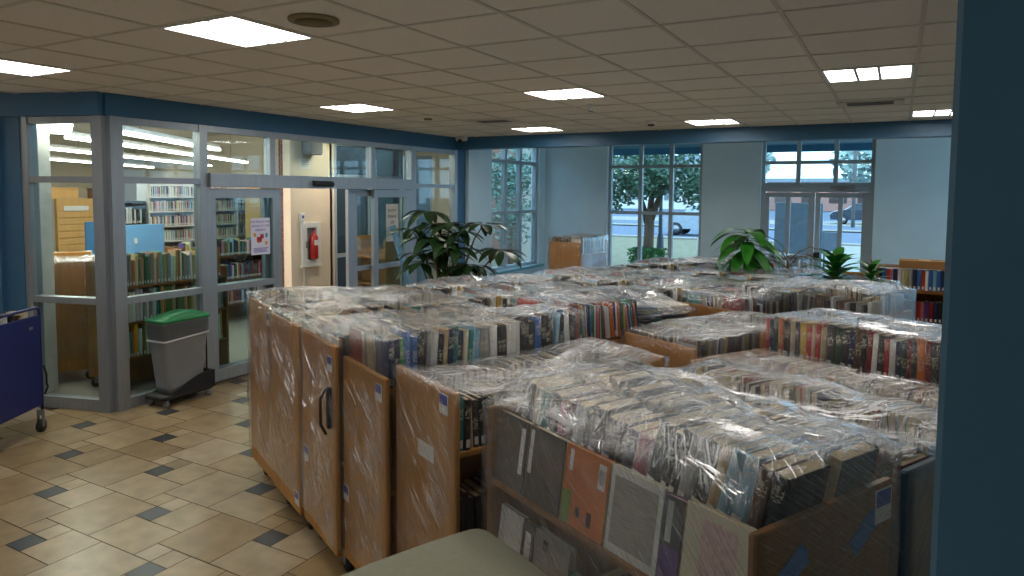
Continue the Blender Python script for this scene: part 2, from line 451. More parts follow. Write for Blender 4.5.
# blue beam across the room in front of the window bay
w = MB(); w.box(XG + .031, 3.6, 9.68, 9.95, 2.81, H + .25)
struct('trim_beam', w, M_beam, 'blue beam across the room above the windows')
# window bay
def wall_with_holes(name, x0, x1, y0, y1, z0, z1, holes, mt, label, axis='x'):
    """solid wall box with rectangular openings (a0, a1, zb, zt) along its long axis"""
    mb = MB(); a0, a1 = (x0, x1) if axis == 'x' else (y0, y1)
    def b(p, q, zb, zt):
        if q - p < 1e-4 or zt - zb < 1e-4: return
        if axis == 'x': mb.box(p, q, y0, y1, zb, zt)
        else: mb.box(x0, x1, p, q, zb, zt)
    cur = a0
    for (h0, h1, zb, zt) in sorted(holes):
        b(cur, h0, z0, z1); b(h0, h1, z0, zb); b(h0, h1, zt, z1); cur = h1
    b(cur, a1, z0, z1)
    return struct(name, mb, mt, label)
WIN = (-5.02, -3.17, .55, 3.12); DOOR = (-2.14, -.36, 0, 3.12); LWIN = (10.75, 12.66, .66, 3.12)
ADDED_WIN6 = (1.15, 3.2, .55, 3.12); ADDED_RWIN = (10.2, 12.6, .55, 3.12)  # unseen windows, added to bring daylight onto the bay walls
wall_with_holes('wall_right', 3.6, 3.8, -3.2, 13.15, 0, 3.4, [ADDED_RWIN], M_wall, 'grey right wall hidden by the column', 'y')
wall_with_holes('wall_window_bay', XA - .2, 3.6, YW, YW + .25, 0, 3.4, [WIN, DOOR, ADDED_WIN6], M_wall, 'grey wall with window and glass entrance')
wall_with_holes('wall_bay_side', XA - .2, XA, 9.98, YW, 0, 3.4, [LWIN], M_wall, 'grey side wall of the window bay', 'y')
w = MB(); w.box(XA - .2, 3.6, 9.95, YW + .2, 3.25, 3.35); struct('ceiling_window_bay', w, M_ceil)
# panel joint line high on the walls
w = MB()
for a, b_ in ((XA, -5.05), (-3.14, -2.16), (-.34, 1.1)):
    w.box(a, b_, YW - .004, YW, 2.70, 2.708)
struct('trim_joint', w, M_wall)

def window_unit(name, M, width, zb, zt, mull, rails, gl, fr=.06, dep=.09, label=None):
    """aluminium window: local x along the wall, local y outward; one object with frame and panes"""
    mb = MB()
    mb.box(0, fr, 0, dep, zb, zt); mb.box(width - fr, width, 0, dep, zb, zt)
    mb.box(fr, width - fr, 0, dep, zb, zb + fr); mb.box(fr, width - fr, 0, dep, zt - fr, zt)
    for x in mull: mb.box(x - .035, x + .035, 0, dep, zb + fr, zt - fr)
    xs = [fr] + [q for x in mull for q in (x - .035, x + .035)] + [width - fr]
    for z in rails:
        for a, b_ in zip(xs[::2], xs[1::2]): mb.box(a, b_, 0, dep, z - .03, z + .03)
    o = struct(name, mb, M_winfr, label, M=M)
    gb = MB(); gb.box(.02, width - .02, dep*.5, dep*.5 + .006, zb + .02, zt - .02)
    gp = gb.build('window_pane', gl, o)
    return o
window_unit('window_1', frame_M((WIN[0], YW + .08, 0), (1, 0, 0), (0, 1, 0), (0, 0, 1)), WIN[1] - WIN[0], WIN[2], WIN[3], [.65, 1.25], [1.73, 2.62], M_tint, label='tall aluminium window showing the tree outside')
window_unit('window_2', frame_M((XA - .06, LWIN[0], 0), (0, 1, 0), (-1, 0, 0), (0, 0, 1)), LWIN[1] - LWIN[0], LWIN[2], LWIN[3], [.62, 1.2], [1.73, 2.68], M_tint, label='tall window in the side wall of the bay')
window_unit('window_6_added', frame_M((ADDED_WIN6[0], YW + .08, 0), (1, 0, 0), (0, 1, 0), (0, 0, 1)), 2.05, .55, 3.12, [.7, 1.35], [1.73, 2.62], M_tint)  # added out of view for daylight on the back wall
window_unit('window_7_added', frame_M((3.66, ADDED_RWIN[0], 0), (0, 1, 0), (1, 0, 0), (0, 0, 1)), 2.4, .55, 3.12, [.8, 1.6], [1.73, 2.62], M_tint)  # added in the hidden right wall to let daylight in
w = MB(); w.box(XA + .001, XA + .09, LWIN[0] - .05, LWIN[1] + .05, .62, .66); struct('trim_window_sill', w, mat('teal_sill', '#5f9aa8', .4))
window_unit('window_3', frame_M((DOOR[0], YW + .06, 0), (1, 0, 0), (0, 1, 0), (0, 0, 1)), DOOR[1] - DOOR[0], 2.25, DOOR[3], [.60, 1.19], [2.66], M_tint, label='transom window above the glass entrance')
# entrance: header with operator, four glass leaves, meeting stiles
dw = DOOR[1] - DOOR[0]
dr = MB(); dr.box(0, dw, -.02, .12, 2.15, 2.25); dr.box(0, .07, 0, .12, 0, 2.15); dr.box(dw - .07, dw, 0, .12, 0, 2.15)
door1 = struct('door_1', dr, M_winfr, 'glass entrance doors to the street', M=frame_M((DOOR[0], YW + .06, 0), (1, 0, 0), (0, 1, 0), (0, 0, 1)))
lw_ = (dw - .14 - .02) / 2
for k in range(2):
    x0 = .07 + k*(lw_ + .02)
    mb = MB()
    mb.box(x0, x0 + .07, .02, .08, .02, 2.14); mb.box(x0 + lw_ - .10, x0 + lw_, .02, .08, .02, 2.14)
    mb.box(x0 + lw_*.47 - .035, x0 + lw_*.47 + .035, .02, .08, .25, 2.06)
    mb.box(x0 + .07, x0 + lw_ - .10, .02, .08, .02, .25); mb.box(x0 + .07, x0 + lw_ - .10, .02, .08, 2.06, 2.14)
    d_ = mb.build('door_leaf', M_winfr, door1)
    gb = MB(); gb.box(x0 + .05, x0 + lw_ - .08, .045, .051, .23, 2.08); gb.build('door_pane', M_tint, d_)
    if k == 0:
        pb = MB(); pb.box(x0 + lw_*.47 + .04, x0 + lw_ - .08, -.02, .02, .98, 1.05); pb.build('push_bar', M_black, d_)
    else:
        pb = MB(); pb.box(x0 - .01, x0 + .09, -.06, .02, 1.0, 1.12); pb.box(x0 + .02, x0 + .06, -.09, -.06, 1.03, 1.09); pb.build('door_lock', M_black, d_)
cl = MB(); cl.box(1.12, 1.5, -.06, -.02, 2.2, 2.26); cl.tube([(1.2, -.05, 2.2), (1.45, -.1, 2.17), (1.6, -.05, 2.19)], .012)
cl.build('door_closer', M_steel, door1)

# blue column at the right edge of the picture
w = MB(); w.bbox(0, 1.3, 0, .45, 0, H + .01, .006)
struct('wall_column', w, M_bluecol, 'blue painted column at the right edge', M=Matrix.Translation((.0468, .9, 0)) @ Matrix.Rotation(R(-4), 4, 'Z'))

# ------------------------------------------------------------------ glass partition with sliding doors
def GM(): return frame_M((XG, 0, 0), (0, 1, 0), (-1, 0, 0), (0, 0, 1))     # local x = world y, local y into the library
gp = MB()
gp.box(3.88, 4.0, -.06, .06, 0, 2.79)            # corner post face
for a, b_ in ((4.83, 4.925), (8.46, 8.575), (9.615, 9.70)): gp.box(a, b_, -.05, .06, 0, 2.79)
for a, b_ in ((5.77, 5.85), (7.555, 7.635)): gp.box(a, b_, -.04, .06, 2.29, 2.79)
for a, b_ in ((4.0, 4.83), (4.925, 5.77), (5.85, 7.555), (7.635, 8.46), (8.575, 9.615)): gp.box(a, b_, -.04, .06, 2.725, 2.79)
gp.box(4.0, 4.83, -.04, .05, 0, .10); gp.box(8.575, 9.615, -.04, .05, 0, .10)
gp.box(4.0, 4.83, -.045, .05, 1.015, 1.08); gp.box(4.0, 4.83, -.045, .05, 2.17, 2.23)
gp.box(8.575, 9.615, -.045, .05, 2.17, 2.23); gp.box(8.575, 9.615, -.045, .05, 1.0, 1.06)
gp.box(4.925, 8.46, -.09, .08, 2.14, 2.29)       # operator header
part = struct('wall_glass_partition', gp, M_alu, 'aluminium and glass partition with sliding doors', M=GM())
gb = MB()
for a, b_, z0, z1 in ((3.98, 4.85, .08, 1.03), (3.98, 4.85, 1.06, 2.19), (3.98, 4.85, 2.21, 2.74), (4.9, 5.79, 2.27, 2.74), (5.83, 7.57, 2.27, 2.74), (7.62, 8.48, 2.27, 2.74), (8.56, 9.63, .08, 1.02), (8.56, 9.63, 1.04, 2.19), (8.56, 9.63, 2.21, 2.74)):
    gb.box(a, b_, .0, .006, z0, z1)
gb.build('glass_pane', M_glass, part)
# angled bay of the partition
ap = MB()
ap.box(-.0, .115, -.06, .06, 0, 2.79); ap.box(.825, .90, -.05, .06, 0, 2.79)
ap.box(.115, .825, -.04, .05, 2.725, 2.79); ap.box(.115, .825, -.04, .05, 0, .11)
ap.box(.115, .825, -.045, .05, 1.025, 1.085); ap.box(.115, .825, -.045, .05, 2.17, 2.23)
apo = struct('wall_glass_angled', ap, M_alu, 'angled glass bay at the partition corner', M=AM())
gb = MB(); gb.box(.1, .84, 0, .006, .09, 2.74); gb.build('glass_pane', M_glass, apo)
# sliding leaves (one behind each fixed leaf) 
def leaf(name, a, b_, off, label):
    mb = MB()
    mb.box(a, a + .085, off - .03, off + .03, .03, 2.13); mb.box(b_ - .135, b_, off - .03, off + .03, .03, 2.13)
    mb.box(a + .085, b_ - .135, off - .03, off + .03, 2.025, 2.13); mb.box(a + .085, b_ - .135, off - .03, off + .03, .03, .16)
    mb.box(a + .085, b_ - .135, off - .03, off + .03, 1.01, 1.08)
    o = struct(name, mb, M_alu, label, M=GM())
    g2 = MB(); g2.box(a + .07, b_ - .12, off - .003, off + .003, .14, 2.04); g2.build('door_pane', M_glass, o)
    return o
leaf('door_2', 4.925, 5.925, -.02, 'left fixed glass door leaf with the poster')
leaf('door_3', 4.99, 5.87, .055, 'left sliding leaf parked behind the fixed one')
leaf('door_4', 7.6, 8.46, -.02, 'right glass door leaf with the notice')
mb = MB(); mb.box(7.16, 7.335, .03, .08, .03, 2.13); mb.box(7.335, 8.40, .03, .08, 1.01, 1.07); mb.box(8.33, 8.40, .03, .08, .03, 2.13); mb.box(7.335, 8.33, .03, .08, 2.04, 2.13); mb.box(7.335, 8.33, .03, .08, .03, .15)
o = struct('door_5', mb, M_alu, 'right sliding leaf standing partly open', M=GM())
g2 = MB(); g2.box(7.32, 8.34, .052, .058, .13, 2.05); g2.build('door_pane', M_glass, o)
sn = MB()
sn.loft([[(6.55 + dx*.16*(1 - ex), y_, z_) for (y_, z_) in ((-.09, 2.17), (-.14, 2.165), (-.155, 2.19), (-.15, 2.215), (-.12, 2.235), (-.09, 2.235))] for dx, ex in ((-1, 0), (-.9, 0), (.9, 0), (1, 0))], 0, None, True)
tag(sn.build('motion_sensor', M_black, M=GM()), 'black motion sensor on the sliding door header', 'sensor')

# ------------------------------------------------------------------ library and lobby beyond the glass
w = MB(); w.box(-21, -20.8, -1, 13, 0, 3.8); struct('wall_library_far', w, mat('library_far_wall', '#cdc2ae', .8, var=.03))
w = MB(); w.box(-21, -8.9, 13, 13.2, 0, 3.8); struct('wall_library_back', w, MATS['library_far_wall'])
w = MB(); w.box(-21, -9, -1.2, -1, 0, 3.8); struct('wall_library_side', w, MATS['library_far_wall'])
w = MB()
w.prism([(XG - .14, 3.9), (XG - .14, 7.55), (-8.15, 7.55), (-8.15, 8.4), (-8.9, 8.4), (-8.9, 13), (-21, 13), (-21, -1.2), (XG + DX*7, 3.98 + DY*7)], 3.6, 3.7)
struct('ceiling_library', w, mat('library_ceiling', '#cfc8bb', .9, var=.04))
# cream wall with the extinguisher, boxed out beside the lobby
w = MB(); w.box(-8.15, -8.0, 7.57, 8.45, 0, 3.6); w.box(-8.9, -8.0, 8.40, 8.5, 0, 3.6)
struct('wall_cream', w, M_cream, 'cream wall with the extinguisher cabinet')
w = MB(); w.box(-8.05, XG - .14, 7.5, 10.4, 2.98, 3.05); struct('ceiling_vestibule', w, mat('vestibule_ceiling', '#cdbfa6', .8))
w = MB(); w.box(-7.35, XG - .02, 10.3, 10.45, 0, 3.1); w.box(-8.0, -7.35, 10.3, 10.45, 2.75, 3.1); w.box(-8.0, -7.35, 10.3, 10.45, 0, .2); struct('wall_vestibule_end', w, M_cream)
window_unit('window_4', frame_M((-8.0, 8.5, 0), (0, 1, 0), (-1, 0, 0), (0, 0, 1)), 1.8, .05, 2.9, [.9], [1.05, 2.35], M_dkglass, label='dark vestibule window facing brickwork')
window_unit('window_5', frame_M((-8.0, 10.33, 0), (1, 0, 0), (0, 1, 0), (0, 0, 1)), .65, .2, 2.75, [], [1.05, 2.2], M_dkglass)
w = MB(); w.box(-9.2, -8.95, 8.45, 13.2, -.1, 4.2); w.box(-8.95, -8.75, 9.25, 9.75, -.1, 4.2); w.box(-8.95, -8.75, 11.2, 11.9, -.1, 4.2); w.box(-10.6, -9.8, 18.3, 19.0, -.1, 4.5); w.box(-11.6, -10.9, 19.5, 20.2, -.1, 4.5); w.box(-13.2, -11.6, 20.0, 20.2, -.1, 4.5); w.box(-10.9, -9.6, 20.0, 20.2, -.1, 1.0)
struct('wall_brick_outside', w, M_brick, 'brick outside wall of the next wing')

def light_fixture(i, j, label, grp='ceiling lights'):
    x0, x1, y0, y1 = cellbox(i, j)
    t = thing('ceiling_light', label, 'ceiling light', ((x0+x1)/2, (y0+y1)/2, H), 0, None)
    a = (x1 - x0)/2 - .012
    fr = MB(); fr.box(-a, a, -a, -a + .02, -.003, .05); fr.box(-a, a, a - .02, a, -.003, .05); fr.box(-a, -a + .02, -a + .02, a - .02, -.003, .05); fr.box(a - .02, a, -a + .02, a - .02, -.003, .05)
    fr.build('light_frame', M_white, t)
    d_ = MB(); d_.box(-a + .02, a - .02, -a + .02, a - .02, .006, .012); d_.build('light_diffuser', M_diff, t)
    s_ = MB()
    for x in (-.075, .075): s_.box(x - .011, x + .011, -a + .02, a - .02, -.002, .0055)
    s_.build('light_divider', mat('light_divider_paint', '#b6b4ae', .5), t)
    return t
for (i, j), lb in zip(LIGHTS, ['square ceiling light nearest the viewer, beside the round speaker', 'square ceiling light at the far left, above the blue cart', 'square ceiling light over the sliding glass doors',
        'square ceiling light beside the sprinkler head, over the carts', 'square ceiling light nearest the far blue beam on the plant side', 'square ceiling light by the beam in front of the tree window',
        'square ceiling light right beside the slotted vent, near the column', 'square ceiling light by the beam, partly hidden by the column', 'square ceiling light straight above the front cart, out of the picture', 'square ceiling light behind the viewer on the left', 'square ceiling light behind the viewer by the blue wall']):
    light_fixture(i, j, lb)
# ceiling fittings
def on_ceiling(name, label, cat, x, y): return thing(name, label, cat, (x, y, H))
t = on_ceiling('ceiling_speaker', 'round tan speaker grille in the ceiling beside a square light', 'speaker', -2.69, 2.72)
b_ = MB(); b_.lathe([(.13, .004), (.13, -.008), (.115, -.012), (.02, -.012)], 32); b_.build('speaker_rim', mat('speaker_tan', '#8e7d5c', .7), t)
b_ = MB(); b_.lathe([(.095, -.0125), (.095, -.016), (.01, -.016)], 32); b_.build('speaker_grille', mat('speaker_mesh', '#6f6040', .8, var=.3, scale=200), t)
t = on_ceiling('sprinkler', 'small white sprinkler head hanging from the ceiling', 'sprinkler', -2.76, 6.61)
b_ = MB(); b_.lathe([(.045, .003), (.045, -.006), (.02, -.012), (.012, -.05), (.02, -.055), (.02, -.06)], 16); b_.build('sprinkler_body', M_white, t)
b_ = MB(); b_.lathe([(.026, -.064), (.026, -.067), (.004, -.07)], 12); b_.build('deflector', M_steel, t)
t = on_ceiling('smoke_detector', 'dark round smoke detector on the ceiling before the tree window', 'smoke detector', -2.7, 8.38)
b_ = MB(); b_.lathe([(.075, .003), (.075, -.02), (.05, -.04), (.02, -.045)], 20); b_.build('detector_base', M_white, t)
b_ = MB(); b_.lathe([(.045, -.04), (.04, -.06), (.01, -.065)], 16); b_.build('detector_head', mat('detector_dark', '#4a4643', .6), t)
t = on_ceiling('ceiling_sensor', 'small flat tan disc on the ceiling near the sliding doors', 'sensor', -5.07, 7.02)
b_ = MB(); b_.lathe([(.05, .003), (.05, -.012), (.01, -.016)], 16); b_.build('sensor_disc', mat('speaker_tan', '#8e7d5c'), t)
t = thing('security_camera', 'small white security camera on the soffit corner above the big plant', 'camera', (-6.2, 9.5, H))
b_ = MB(); b_.bbox(-.09, .09, -.06, .06, -.07, .003, .02); b_.build('camera_base', M_white, t)
b_ = MB(); b_.sphere((.0, -.04, -.075), .04, n=14); b_.build('camera_dome', M_aludark, t)
def vent(x, y, label):
    t = on_ceiling('air_vent', label, 'air vent', x, y)
    b_ = MB(); b_.box(-.29, .29, -.15, -.12, -.006, .004); b_.box(-.29, .29, .12, .15, -.006, .004); b_.box(-.29, -.2, -.12, .12, -.006, .004); b_.box(.2, .29, -.12, .12, -.006, .004)
    b_.build('vent_frame', M_tbar, t)
    b_ = MB(); b_.box(-.2, .2, -.12, .12, .001, .004); b_.build('vent_duct', M_black, t)
    b_ = MB()
    for k in range(5): b_.box(-.2, .2, -.1 + k*.045, -.085 + k*.045, -.012, .002)
    b_.build('vent_slat', mat('vent_slats', '#6a655d', .5), t)
vent(-.28, 7.62, 'slotted ceiling vent beside the light near the column')
vent(-4.45, 7.57, 'slotted ceiling vent beside the light nearest the big plant')

# ================================================================== BOOK CARTS
PAL = [('black', '#1f1f22'), ('navy', '#1f2a4c'), ('tan', '#b59a70'), ('cream', '#cfc4a8'), ('white', '#d4d3cf'), ('grey', '#8b8a88'), ('brown', '#5b3d28'),
       ('dark red', '#7a1f22'), ('red', '#b3302b'), ('teal', '#1f7b78'), ('light blue', '#7fb0c8'), ('blue', '#2b62a8'), ('green', '#2d7a4a'), ('olive', '#6d6b34'),
       ('yellow', '#c9a227'), ('orange', '#c86a22'), ('charcoal', '#39393c'), ('purple', '#5a3a7c'), ('pink', '#c06f87'), ('dark green', '#23432f')]
PD = dict(PAL)
WEIGHT = {'black': 3, 'navy': 2, 'tan': 2, 'cream': 2.2, 'white': 2.2, 'grey': 2.2, 'brown': 2, 'charcoal': 3, 'dark red': 1.4}
def pick(pal=None, rng=random):
    names = pal or [p[0] for p in PAL]
    return rng.choices(names, [WEIGHT.get(q, 1) for q in names])[0]
ORD = ['first', 'second', 'third', 'fourth', 'fifth', 'sixth', 'seventh', 'eighth', 'ninth', 'tenth', 'eleventh', 'twelfth', 'thirteenth', 'fourteenth', 'fifteenth', 'sixteenth', 'seventeenth', 'eighteenth', 'nineteenth']
TENS = {2: 'twent', 3: 'thirt', 4: 'fort', 5: 'fift', 6: 'sixt', 7: 'sevent'}
def ordinal(k):
    if k < 20: return ORD[k-1]
    t_, r_ = divmod(k, 10)
    return TENS[t_] + 'ieth' if r_ == 0 else TENS[t_] + 'y-' + ORD[r_-1]

def cover_mesh(mb, th, d, h, mi, col, M):
    """cover of a standing book: rounded spine at +x, two boards; local x depth, y thickness, z height"""
    t = min(.003, th*.18)
    b = th*.18
    mb.loft([[(d - b, -th/2, z), (d, -th*.28, z), (d + b*.4, 0, z), (d, th*.28, z), (d - b, th/2, z), (0, th/2, z), (0, th/2 - t, z), (d - b, th/2 - t, z), (d - b*1.1, 0, z), (d - b, -th/2 + t, z), (0, -th/2 + t, z), (0, -th/2, z)] for z in (0, h)], mi, col, False, M)
def pages_mesh(mb, th, d, h, mi, col, M):
    t = min(.003, th*.18)
    mb.box(.004, d - th*.2, -th/2 + t*1.02, th/2 - t*1.02, .003, h - .004, mi, col, M)
def label_mesh(mb, th, d, h, mi, col, M):
    e = .0008; w_ = th*.27
    mb.box(d + th*.04, d + th*.08 + e, -w_, w_, .012, .045, mi, col, M)

stuff_mb = MB()      # books beyond the three hundred that show largest
libstuff_mb = MB()   # books on the library shelves behind the glass
IND = []             # candidates for individual books: (size score, builder args)
W_AX = math.atan2(.454, .891)

class Cart:
    """s, t: corner in the rotated grid of the carts; orient 'w' stands end-on, 'u' lies across"""
    def __init__(c, s, t, orient, Hp, top, label, ref, W_=.57, L=1.2, jig=0., wood=None, z_lean=0., stickers=False):
        c.W, c.L, c.H, c.top, c.label, c.ref, c.orient = W_, L, Hp, top, label, ref, orient
        if orient == 'w': cs, ct = s + W_/2, t + L/2; c.rot = -W_AX + jig
        else: cs, ct = s + L/2, t + W_/2; c.rot = -W_AX - PI/2 + jig
        c.pos = Vector((cs*.891 + ct*.454, cs*-.454 + ct*.891, 0))
        c.M = Matrix.Translation(c.pos) @ Matrix.Rotation(c.rot, 4, 'Z')
        c.wood = wood or M_wood; c.stickers = stickers; c.books = []
        c.build()
    def build(c):
        W_, L, Hp = c.W, c.L, c.H
        t = c.root = thing('book_cart', c.label, 'book cart', c.pos, c.rot)
        for sg in (-1, 1):
            e = MB(); y0 = -L/2 if sg < 0 else L/2 - .026
            e.bbox(-W_/2, W_/2, y0, y0 + .026, .13, Hp, .006); e.build('end_panel', c.wood, t)
        c.shelves = [.19, .19 + (c.top - .19)*.5, c.top]
        for z in c.shelves:
            e = MB(); e.bbox(-W_/2 + .006, W_/2 - .006, -L/2 + .026, L/2 - .026, z - .024, z, .004); e.build('shelf', c.wood, t)
        e = MB(); e.box(-.009, .009, -L/2 + .026, L/2 - .026, .19, min(Hp - .04, c.top + .12)); e.build('divider', c.wood, t)
        for sx in (-1, 1):
            for sy in (-1, 1):
                e = MB(); x, y = sx*(W_/2 - .07), sy*(L/2 - .09)
                e.tube([(x, y - .016, .05), (x, y + .016, .05)], .05, 16)
                k = e.build('caster', M_black, t)
                e = MB(); e.prism([(-.024, .045), (-.018, .045), (-.018, .115), (.018, .115), (.018, .045), (.024, .045), (.024, .128), (-.024, .128)], -.02, .02, M=frame_M((x, y, 0), (0, 1, 0), (0, 0, 1), (1, 0, 0)))
                e.build('caster_fork', M_steel, k)
    def sticker(c, x, z, sg=-1, w_=.075, h_=.085):
        y = -c.L/2 - .0015 if sg < 0 else c.L/2 + .0015
        e = MB(); e.box(x - w_/2, x + w_/2, min(y, y - sg*-.001), max(y, y - sg*-.001) + .0005, z - h_/2, z + h_/2)
        s_ = e.build('label_sticker', M_paper, c.root); s_['label'] = 'white label with a blue band'
        e = MB(); yy = y + sg*.002; e.box(x - w_/2 + .004, x + w_/2 - .004, min(yy, y), max(yy, y), z - .002, z + h_/2 - .004)
        e.build('label_band', M_lab_blue, s_)
    def row(c, side, shelf_z, rowname, hr=(.2, .26), dr=(.14, .19), tr=(.016, .04), pal=None, y0=None, y1=None, inset=0., lean=0., xback=None, ind=False, score=0, lbl=True, gap=.0):
        """stand a row of books along one long side, spines outward"""
        rng = random.Random(hash((c.ref, rowname, side)) & 0xffff if False else sum(map(ord, c.ref + rowname)) * 3 + side)
        y = (-c.L/2 + .03) if y0 is None else y0; ye = (c.L/2 - .03) if y1 is None else y1
        out = []; ln = lean; hb = rng.uniform(*hr)
        while True:
            th = rng.uniform(*tr)
            if y + th > ye: break
            if rng.random() < .18: hb = rng.uniform(*hr)
            h = min(hr[1], max(hr[0], hb + rng.uniform(-.02, .02))); d = min(rng.uniform(*dr), c.W/2 - .02 - inset)
            if rng.random() < .2: ln = lean + rng.uniform(-.1, .1)
            name = pick(pal, rng)
            x_sp = c.W/2 - .012 - inset - rng.uniform(0, .014) - th*.1
            yc = y + th/2 + abs(math.sin(ln))*h*.0
            Mb = Matrix.Translation((side*(x_sp - d), yc, shelf_z)) @ (Matrix.Rotation(0 if side > 0 else PI, 4, 'Z')) @ Matrix.Rotation((ln if side > 0 else -ln) + rng.uniform(-.012, .012), 4, 'X')
            b = dict(th=th, d=d, h=h, M=Mb, name=name, cart=c, lblrow=rowname, has_label=rng.random() < .7, cvar=rng.uniform(.8, 1.2))
            xa, xb = sorted((side*(x_sp - d), side*x_sp))
            b['aabb'] = (xa, xb, yc - th/2 + min(0, -math.sin(ln)*h), yc + th/2 + max(0, -math.sin(ln)*h), shelf_z + h*math.cos(ln))
            out.append(b); y += th + rng.uniform(.0004, .002) + (rng.uniform(.0, gap))
        c.books += out
        for b in out: b['ind'] = ind; b['score'] = score
        ROWS.append((c, rowname, out, ind, score))
        return out
    def flat(c, x, y, z, n, rng, rowname, pal=None, ind=False, score=0, size=(.22, .28)):
        """a small pile of books lying flat"""
        out = []
        for k in range(n):
            th = rng.uniform(.008, .02); d, h = rng.uniform(.18, .24), rng.uniform(*size)
            a = rng.uniform(-.5, .5) + PI/2*rng.randint(0, 1)
            Mb = Matrix.Translation((x + rng.uniform(-.02, .02), y + rng.uniform(-.02, .02), z + th/2)) @ Matrix.Rotation(a, 4, 'Z') @ Matrix.Rotation(PI/2, 4, 'X') @ Matrix.Translation((-d/2, 0, -h/2))
            b = dict(th=th, d=d, h=h, M=Mb, name=pick(pal, rng), cart=c, lblrow=rowname, has_label=False, cvar=rng.uniform(.85, 1.15), ind=ind, score=score)
            b['aabb'] = (x - .1, x + .1, y - .1, y + .1, z + th); z += th + .0015
            out.append(b)
        c.books += out; ROWS.append((c, rowname, out, ind, score)); return out
ROWS = []

# ------- five carts standing end-on, counted from the glass doors
C1 = Cart(-5.30, 1.25, 'w', 1.33, 1.13, 'wooden book cart standing end-on, first of five counted from the glass doors', 'first end-on cart from the doors', .56, jig=.02)
C2 = Cart(-4.72, 1.25, 'w', 1.30, 1.12, 'wooden book cart standing end-on, second from the glass doors', 'second end-on cart from the doors', .56, jig=.02)
C3 = Cart(-4.12, 1.27, 'w', 1.285, 1.12, 'wooden book cart with metal latch on its end, third from the glass doors', 'third end-on cart from the doors', .57)
C4 = Cart(-3.545, 1.31, 'w', 1.235, 1.18, 'wooden book cart topped by tall teal and blue books, fourth end-on', 'fourth end-on cart from the doors', .555)
C5 = Cart(-2.985, 1.36, 'w', 1.30, 1.05, 'wooden book cart with bare end panel and pale paper, beside the front cart', 'cart beside the front cart', .57)
dark = ['black', 'charcoal', 'navy', 'brown', 'tan', 'cream', 'grey', 'dark red', 'white', 'teal']
mixed = None
teal = ['teal', 'light blue', 'white', 'green', 'cream', 'navy', 'blue', 'black', 'charcoal', 'grey', 'tan']
for c_, zz in ((C1, 1.13), (C2, 1.12), (C3, 1.10)):
    c_.row(1, zz + (.02 if c_ is C3 else 0), 'doors-away row', (.19, .25), ind=True, score=4 if c_ is C3 else 3, pal=dark)
    c_.row(-1, zz, 'door-side row', (.19, .25), pal=dark, ind=True, score=2.5 if c_ is C3 else 2)
C4.row(1, 1.18, 'right-hand row', (.235, .285), (.15, .19), (.018, .045), pal=teal, ind=True, score=9)
C4.row(-1, 1.18, 'left-hand row', (.2, .245), (.15, .19), (.018, .04), pal=dark, ind=True, score=5)
C5.row(1, 1.05, 'right-hand row', (.20, .235), (.15, .19), (.018, .034), pal=['black', 'dark red', 'light blue', 'teal', 'blue', 'tan', 'cream', 'charcoal', 'pink'], ind=True, score=9)
C5.row(-1, 1.05, 'left-hand row', (.19, .235), (.15, .19), (.018, .036), pal=dark, ind=True, score=4)
C5.row(1, .62, 'lower shelf', (.2, .26), pal=['black', 'dark red', 'grey', 'brown', 'charcoal'], y1=-.1, ind=False)
for c_, x, z in ((C1, .21, 1.24), (C2, .22, .22), (C3, .2, 1.18), (C3, -.22, .55), (C4, .20, 1.155), (C4, -.24, .50), (C5, .19, 1.235)):
    c_.sticker(x, z)
e = MB(); e.box(-.05, .10, -.6015, -.6005, .95, 1.02); e.build('paper_sheet', M_paper, C5.root)['label'] = 'pale paper taped to the end panel'
e = MB(); e.bbox(.20, .235, -.625, -.6, .83, 1.06, .006); e.tube([(.217, -.63, .8), (.217, -.66, .86), (.217, -.66, 1.0), (.217, -.63, 1.05)], .008); e.build('latch', M_aludark, C3.root)['label'] = 'dark metal latch'

# ------- the front cart with large picture books shown face-out
R1 = Cart(-2.27, 1.42, 'u', 1.28, 1.0, 'front wooden book cart carrying face-out picture books under crinkled wrap', 'front cart', .64, 1.24, wood=M_wood2)
R1.shelves_z = (.62, 1.0)
